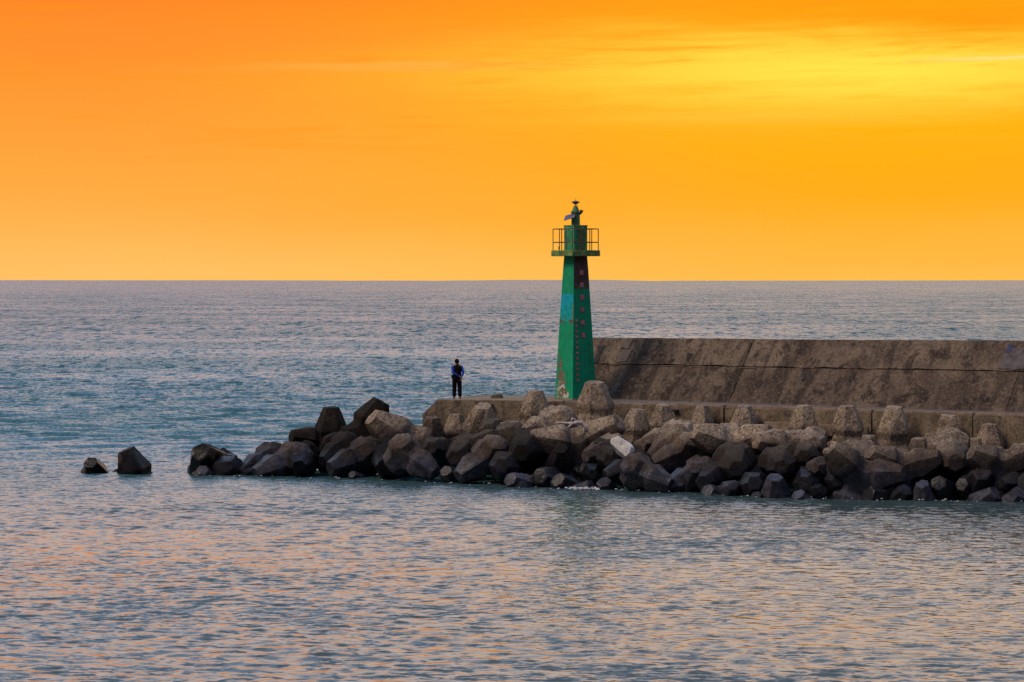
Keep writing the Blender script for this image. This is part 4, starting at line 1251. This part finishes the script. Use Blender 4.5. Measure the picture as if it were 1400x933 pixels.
def build_person():
    base = on_z(624.8, 547.0, DECK)
    base.z = DECK + 0.045
    root = empty('person', base, R(4))
    tag(root, 'person in dark vest and blue sleeves gazing out to sea, hands behind back', 'person')
    ls, le, lw = (-0.180, -0.01, 1.395), (-0.170, -0.165, 1.13), (0.07, -0.195, 0.975)
    rs, re_, rw = (0.185, 0.0, 1.395), (0.235, -0.07, 1.12), (0.165, -0.15, 0.92)
    lh, rh = (0.135, -0.185, 0.935), (0.148, -0.165, 0.845)
    verts = [(0, 0, 0.93), (0, 0.005, 1.10), (0, 0.0, 1.28), (0, -0.005, 1.42), (0, 0.0, 1.50), (-0.005, 0.015, 1.565), (-0.005, 0.018, 1.65),
             (-0.09, 0, 0.88), (-0.10, 0.01, 0.48), (-0.105, -0.01, 0.09), (-0.125, 0.13, 0.045),
             (0.09, 0, 0.88), (0.10, 0.01, 0.48), (0.115, -0.01, 0.09), (0.135, 0.13, 0.045),
             ls, le, lw, lh, rs, re_, rw, rh]
    edges = [(0, 1), (1, 2), (2, 3), (3, 4), (4, 5), (5, 6), (0, 7), (7, 8), (8, 9), (9, 10), (0, 11), (11, 12), (12, 13), (13, 14),
             (3, 15), (15, 16), (16, 17), (17, 18), (3, 19), (19, 20), (20, 21), (21, 22)]
    rad = [(0.14, 0.10), (0.13, 0.09), (0.15, 0.10), (0.09, 0.075), 0.052, (0.080, 0.092), (0.070, 0.082),
           0.085, 0.058, 0.040, 0.035, 0.085, 0.058, 0.040, 0.035,
           0.058, 0.044, 0.028, 0.032, 0.058, 0.044, 0.028, 0.032]
    me = skin_mesh(verts, edges, rad)
    bm = bmesh.new()
    bm.from_mesh(me)

    def join(b2):
        tmp = bpy.data.meshes.new('t')
        b2.to_mesh(tmp)
        b2.free()
        bm.from_mesh(tmp)
        bpy.data.meshes.remove(tmp)
    # fingers: the left hand holds the right wrist, the right hand hangs half curled
    for k in range(4):
        o = (k - 1.5) * 0.017
        L = (0.8, 1.0, 0.95, 0.75)[k]
        p = Vector(lh) + Vector((0.0, -0.012, o))
        join(tube_bm([p, p + Vector((0.035 * L, -0.012, 0)), p + Vector((0.062 * L, 0.012, -0.004)), p + Vector((0.060 * L, 0.036, -0.008))], [0.0095, 0.009, 0.008, 0.007], 6))
        p = Vector(rh) + Vector((o * 0.9, -0.002, -0.012))
        join(tube_bm([p, p + Vector((0, -0.012, -0.036 * L)), p + Vector((0, 0.0, -0.066 * L)), p + Vector((-0.002, 0.02, -0.085 * L))], [0.0095, 0.009, 0.008, 0.007], 6))
    p = Vector(lh)
    join(tube_bm([p + Vector((-0.01, -0.01, -0.015)), p + Vector((0.018, -0.026, -0.032)), p + Vector((0.045, -0.022, -0.036))], [0.011, 0.010, 0.008], 6))
    p = Vector(rh)
    join(tube_bm([p + Vector((-0.015, -0.01, 0.0)), p + Vector((-0.036, -0.022, -0.025)), p + Vector((-0.036, -0.024, -0.052))], [0.011, 0.010, 0.008], 6))
    # face: nose, brow and ears (the face looks out to sea)
    hc = Vector((-0.005, 0.017, 1.60))
    join(tube_bm([hc + Vector((-0.012, 0.085, 0.03)), hc + Vector((-0.013, 0.108, -0.008)), hc + Vector((-0.013, 0.095, -0.022))], [0.008, 0.015, 0.012], 6))
    join(tube_bm([hc + Vector((-0.03, 0.082, -0.05)), hc + Vector((-0.013, 0.092, -0.048)), hc + Vector((0.01, 0.084, -0.05))], [0.005, 0.008, 0.005], 6))
    for sx in (-1, 1):
        join(tube_bm([hc + Vector((sx * 0.076, 0.0, -0.028)), hc + Vector((sx * 0.087, -0.006, 0.0)), hc + Vector((sx * 0.080, -0.002, 0.024))], [0.008, 0.014, 0.008], 6))
        join(tube_bm([hc + Vector((sx * 0.045 - 0.01, 0.080, 0.012)), hc + Vector((sx * 0.028 - 0.01, 0.086, 0.012))], 0.008, 6))
    body = from_bm('body', bm, 'skin', root, True)
    bpy.data.meshes.remove(me)
    # clothing
    hm = lathe_bm([(0.001, 1.715), (0.045, 1.712), (0.078, 1.690), (0.092, 1.650), (0.095, 1.605), (0.090, 1.565), (0.080, 1.535)], 16)
    for w in hm.verts:
        w.co.x = w.co.x * 0.93 - 0.005
        w.co.y = w.co.y * 1.08 + 0.010
        if w.co.y > 0.05 and w.co.z < 1.655:
            w.co.y = 0.05
        w.co += w.co.normalized() * noise.noise(w.co * 40) * 0.006
    from_bm('hair', hm, 'hair', root, True)
    # vest: torso loft from hem to collar with arm openings
    prof = [(0.80, 0.168, 0.125), (0.86, 0.172, 0.128), (0.95, 0.168, 0.122), (1.06, 0.166, 0.120), (1.18, 0.176, 0.126), (1.28, 0.186, 0.130), (1.36, 0.192, 0.122), (1.42, 0.175, 0.10), (1.455, 0.11, 0.085), (1.485, 0.068, 0.068), (1.505, 0.062, 0.064)]
    rings = []
    for z, rx, ry in prof:
        rings.append([Vector((rx * math.copysign(abs(math.cos(t)) ** 0.85, math.cos(t)), ry * math.copysign(abs(math.sin(t)) ** 0.85, math.sin(t)) - 0.005, z - 0.018 * abs(math.cos(t)) * (z > 1.3))) for t in [2 * math.pi * i / 24 for i in range(24)]])
    vb = rings_bm(rings)
    for w in vb.verts:
        w.co += Vector((w.co.x, w.co.y, 0)).normalized() * noise.noise(w.co * 9) * 0.008
    from_bm('vest', vb, 'vest', root, True)
    for nm, sh, elb, wr in (('sleeve', ls, le, lw), ('sleeve', rs, re_, rw)):
        s_, e_, w_ = Vector(sh), Vector(elb), Vector(wr)
        pts = [s_ + Vector((0, 0, 0.015)) - Vector((s_.x, 0, 0)) * 0.12, s_.lerp(e_, 0.2), s_.lerp(e_, 0.5), s_.lerp(e_, 0.82), e_, e_.lerp(w_, 0.2), e_.lerp(w_, 0.55), e_.lerp(w_, 0.93)]
        sb = tube_bm(pts, [0.050, 0.058, 0.054, 0.050, 0.049, 0.046, 0.042, 0.036], 12)
        for w in sb.verts:
            w.co += Vector((1, 1, 0.3)) * noise.noise(w.co * 18) * 0.006
        from_bm(nm, sb, 'sleeve', root, True)
    tv = [(0, 0, 0.93), (-0.088, 0, 0.86), (-0.102, 0.01, 0.48), (-0.108, -0.01, 0.07), (0.088, 0, 0.86), (0.102, 0.01, 0.48), (0.117, -0.01, 0.07)]
    tm = skin_mesh(tv, [(0, 1), (1, 2), (2, 3), (0, 4), (4, 5), (5, 6)], [(0.16, 0.125), 0.114, 0.092, 0.080, 0.114, 0.092, 0.080])
    obj_from('trousers', tm, 'trousers', root, True)
    for x in (-0.115, 0.124):
        sb = box_bm(0.095, 0.27, 0.075, (x, 0.045, 0.0375), 0.028, 3)
        from_bm('shoe', sb, 'shoe', root, True)
    root.scale = (1.10, 1.08, 1.0)
    pb = from_bm('belt_pouch', box_bm(0.075, 0.11, 0.15, (-0.185, -0.01, 0.95), 0.02), 'vest', root)


build_person()
